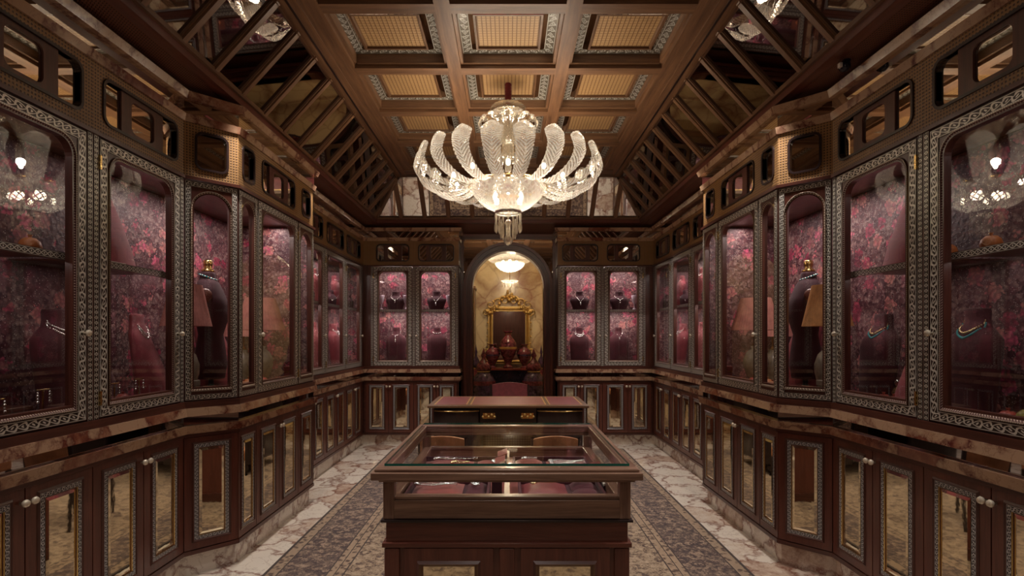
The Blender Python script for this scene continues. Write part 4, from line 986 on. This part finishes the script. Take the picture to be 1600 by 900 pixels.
# lamps
def table_lamp(label, x, y, shade, sc=1.0):
    t = thing('table_lamp', label, 'lamp', (x, y, DECK+.001)); t.scale = sc if isinstance(sc, tuple) else (sc, sc, sc)
    a = MB(); a.lathe([(.05, 0), (.055, .01), (.04, .03), (.07, .08), (.095, .16), (.095, .21), (.07, .27), (.035, .30), (.04, .32)], CERAM, 24); a.build('jar_base', t)
    a = MB(); a.lathe([(.035, .32), (.02, .34), (.008, .36), (.008, .72), (.014, .73)], BRASS, 12); a.build('brass_stem', t)
    a = MB(); a.lathe([(.185, .45), (.165, .52), (.14, .61), (.115, .70), (.112, .71)], shade, 144, cap=False, fn=lambda r, z, q: r*(1+.018*math.cos(q*48))); a.build('pleated_shade', t)
table_lamp('pleated rose lamp behind the left angled cabinet window', -2.12, 3.50, SHADEP, (.8, .8, 1.05))
table_lamp('amber pleated lamp behind the right angled cabinet window', 2.12, 3.53, SHADEY, (.8, .8, 1.05))
table_lamp('nearer rose pleated lamp in the left projecting cabinet', -2.06, 4.42, SHADEP, 1.02); table_lamp('farther rose pleated lamp in the left projecting cabinet', -2.34, 4.70, SHADEP, .9)
table_lamp('nearer rose pleated lamp in the right projecting cabinet', 2.06, 4.42, SHADEP, 1.02); table_lamp('farther rose pleated lamp in the right projecting cabinet', 2.34, 4.70, SHADEP, .9)
# small things
def fruit(label, x, y, z, r, mat, g):
    a = MB(); a.lathe([(.02*r, -.86*r), (.5*r, -.88*r), (.87*r, -.5*r), (r, 0), (.85*r, .52*r), (.5*r, .84*r), (.15*r, .80*r), (.16*r, 1.05*r), (.24*r, 1.2*r)], mat, 16); o = a.build('pomegranate'); o.location = (x, y, z+.885*r); tag(o, label, 'fruit', g)
def gift_box(label, x, y, z, w_, d_, h, mat, rz=0):
    t = thing('jewellery_box', label, 'box', (x, y, z+.001), rz); MB().box(-w_/2, w_/2, -d_/2, d_/2, 0, h*.7, mat).build('body', t, .003); MB().box(-w_/2-.003, w_/2+.003, -d_/2-.003, d_/2+.003, h*.7, h, mat).build('lid', t, .004); return t
def post_stand(label, x, y, z, h, rz=0):
    t = thing('earring_stand', label, 'earring stand', (x, y, z+.001), rz)
    MB().box(-.05, .05, -.03, .03, 0, .018, EBON).build('base', t, .002); a = MB(); a.tube([(0, 0, .018), (0, 0, h)], .004, BRASS, 8); a.tube([(-.035, 0, h), (.035, 0, h)], .003, BRASS, 8); a.build('brass_post', t)
    a = MB()
    for s in (-1, 1):
        for k in range(4): a.ball((s*.032, -.004, h-.012-.014*k), .005+.002*(k % 2), SILV, 6)
    a.build('earrings', t)
def flask(label, x, y, z, h):
    t = thing('silver_ornament', label, 'ornament', (x, y, z+.001))
    a = MB(); a.lathe([(.018, 0), (.02, .006), (.008, .016), (.022, .04), (.026, .06), (.018, .08), (.008, .09)], GOLDG, 12); a.build('body', t); a = MB(); a.lathe([(.006, .09), (.013, .1), (.016, .112), (.01, .126)], SILV, 10); a.build('stopper', t); t.scale = (h/.126,)*3
for i, (y, s_) in enumerate(((2.20, .14), (2.42, .16), (2.86, .15), (3.05, .16))):
    post_stand('brass earring stand on the left lower deck, number %s from the picture edge' % ['one', 'two', 'three', 'four'][i] if False else 'brass earring stand with silver drops, %s along the near left deck' % ['first', 'second', 'third', 'fourth'][i], -2.12, y, DECK, s_, PI/2)
gift_box('dark jewellery box on the deck of the cut off left cabinet', -2.16, 2.3, DECK, .16, .10, .04, MAH2, PI/2)
gift_box('brown pedestal box at the back of the cut off left cabinet deck', -2.36, 2.46, DECK, .22, .12, .07, MAH2, PI/2)
gift_box('brown pedestal box at the back of the second left cabinet deck', -2.37, 3.06, DECK, .24, .10, .06, MAH2, PI/2)
fruit('dark red fruit behind the earring stands in the second left cabinet', -2.25, 3.10, DECK, .04, FRUITR, None)
gift_box('brown pedestal box under the cut off right cabinet fruit row', 2.38, 2.36, DECK, .30, .12, .06, MAH2, PI/2)
gift_box('ivory jewellery card box at the front of the second left cabinet', -2.10, 2.72, DECK, .14, .08, .015, WHITEC, PI/2)
gift_box('ivory card box on the shelf of the second left cabinet', -2.12, 2.80, SH-.0115, .2, .06, .012, WHITEC, PI/2)
fruit('orange fruit on the shelf of the cut off left cabinet', -2.25, 2.50, SH-.0115, .045, FRUITO, None)
for i, (y, x, r, m_) in enumerate(((2.97, 2.16, .04, FRUITR), (3.07, 2.17, .04, FRUITR), (2.90, 2.24, .045, FRUITO))):
    fruit('%s fruit on the deck of the second right cabinet' % ['nearer red', 'farther red', 'pale orange'][i], x, y, DECK, r, m_, None)
for i in range(4): flask('small gold and silver ornament, %s of four along the second right cabinet deck' % ['farthest', 'second farthest', 'second nearest', 'nearest'][i], 2.30, 3.42-.085*i*1.1, DECK, .15)
for i, (y, m_, r) in enumerate(((2.28, FRUITG, .05), (2.18, FRUITO, .045), (2.38, FRUITR, .04))): fruit('%s fruit on the deck of the cut off right cabinet' % ['green gold', 'orange', 'red'][i], 2.24, y, DECK, r, m_, None)
t = thing('turquoise_dish', 'dark tray heaped with turquoise stones on the cut off right cabinet deck', 'dish', (2.12, 2.40, DECK+.001)); a = MB(); a.lathe([(.06, 0), (.075, .012), (.07, .014)], EBON, 20); a.build('tray', t)
a = MB(); rr = random.Random(5)
for k in range(30): a.ball((.05*rr.uniform(-1, 1), .05*rr.uniform(-1, 1), .02+.012*rr.random()), .012, TURQ, 6)
a.build('stones', t)['kind'] = 'stuff'
for i, y in enumerate((2.42, 2.66)): fruit('brown orange fruit on the right near shelf, %s one' % ['nearer', 'farther'][i], 2.2, y, SH-.0115, .042, FRUITO, None)
for sx, nm in ((-1, 'left'), (1, 'right')):
    for i, (x, y, m_, r) in enumerate(((1.98, 3.98, FRUITR, .04), (2.0, 4.10, FRUITO, .045), (1.97, 4.26, FRUITR, .045), (2.02, 4.36, FRUITO, .04), (1.93, 4.42, FRUITR, .035), (1.95, 4.17, FRUITO, .03))):
        fruit('%s fruit in the %s projecting cabinet row, %s from the camera' % (['red', 'orange', 'red', 'orange', 'small red', 'small orange'][i], nm, ['first', 'second', 'fourth', 'fifth', 'last', 'third'][i]), sx*x, y, DECK, r, m_, 'fruit on the %s projecting cabinet deck' % nm)
    gift_box('celadon box at the foot of the %s angled cabinet window' % nm, sx*2.06, 3.44, DECK, .08, .08, .12, CERAM)
    gift_box('brown leather box on the deck behind the %s angled window' % nm, sx*1.99, 3.56, DECK, .10, .09, .07, TANL, .4)
    gift_box('flat ivory box behind the %s angled window, beside the leather one' % nm, sx*2.08, 3.60, DECK, .11, .08, .03, WHITEC, .2)
    gift_box('woven brown box on the deck of the %s projecting cabinet' % nm, sx*1.92, 3.80, DECK, .12, .10, .08, TANL)
    gift_box('red book shaped box near the middle of the %s projecting cabinet' % nm, sx*1.90, 4.62, DECK, .05, .12, .15, RUST)
    post_stand('brass earring stand by the %s projecting cabinet window' % nm, sx*1.9, 3.64, DECK, .14, PI/2)
    # crystal candle cups on the back wall cabinets
for i, (x, sd, wh) in enumerate(((-1.80, 'left', 'corner, by its left edge'), (-1.79+.34, 'left', 'corner, by its right edge'), (-.84, 'left', 'arch side'), (1.79, 'right', 'corner, by its right edge'), (1.37, 'right', 'corner, by its left edge'))):
    a = MB(); a.lathe([(.035, 0), (.03, .01), (.008, .03), (.008, .07), (.03, .11), (.045, .20), (.043, .205)], LILAC, 16); o = a.build('lilac_goblet'); o.location = (x, BY+.14, SH-.0105); tag(o, 'pale lilac goblet on the upper shelf, back wall %s cabinet, %s' % (sd, wh), 'goblet')
for i, (x, z, sd, wh) in enumerate(((-1.80, DECK, 'left', 'corner, by its left edge'), (-1.22, DECK, 'left', 'arch side, by its left edge'), (-.82, DECK, 'left', 'arch side, by its right edge'), (1.22, DECK, 'right', 'arch side'), (1.80, DECK, 'right', 'corner'))):
    fruit('small golden fruit on the deck, back wall %s cabinet, %s' % (sd, wh), x, BY+.10, z, .035, FRUITO, None)
# security camera on the right cove
sc = thing('security_camera', 'small black security camera with white label on the right cove', 'camera', (1.90, 3.0, 3.03), 0)
a = MB(); a.ball((0, 0, 0), .032, LACQ, 14); a.tube([(0, 0, 0), (.02, 0, .055)], .02, LACQ, 10); a.build('body', sc)
MB().box(-.04, -.025, -.022, .0, -.012, .012, WHITEC).build('label_plate', sc)
for o in protos:
    for c in list(o.children): bpy.data.objects.remove(c)
    bpy.data.objects.remove(o)
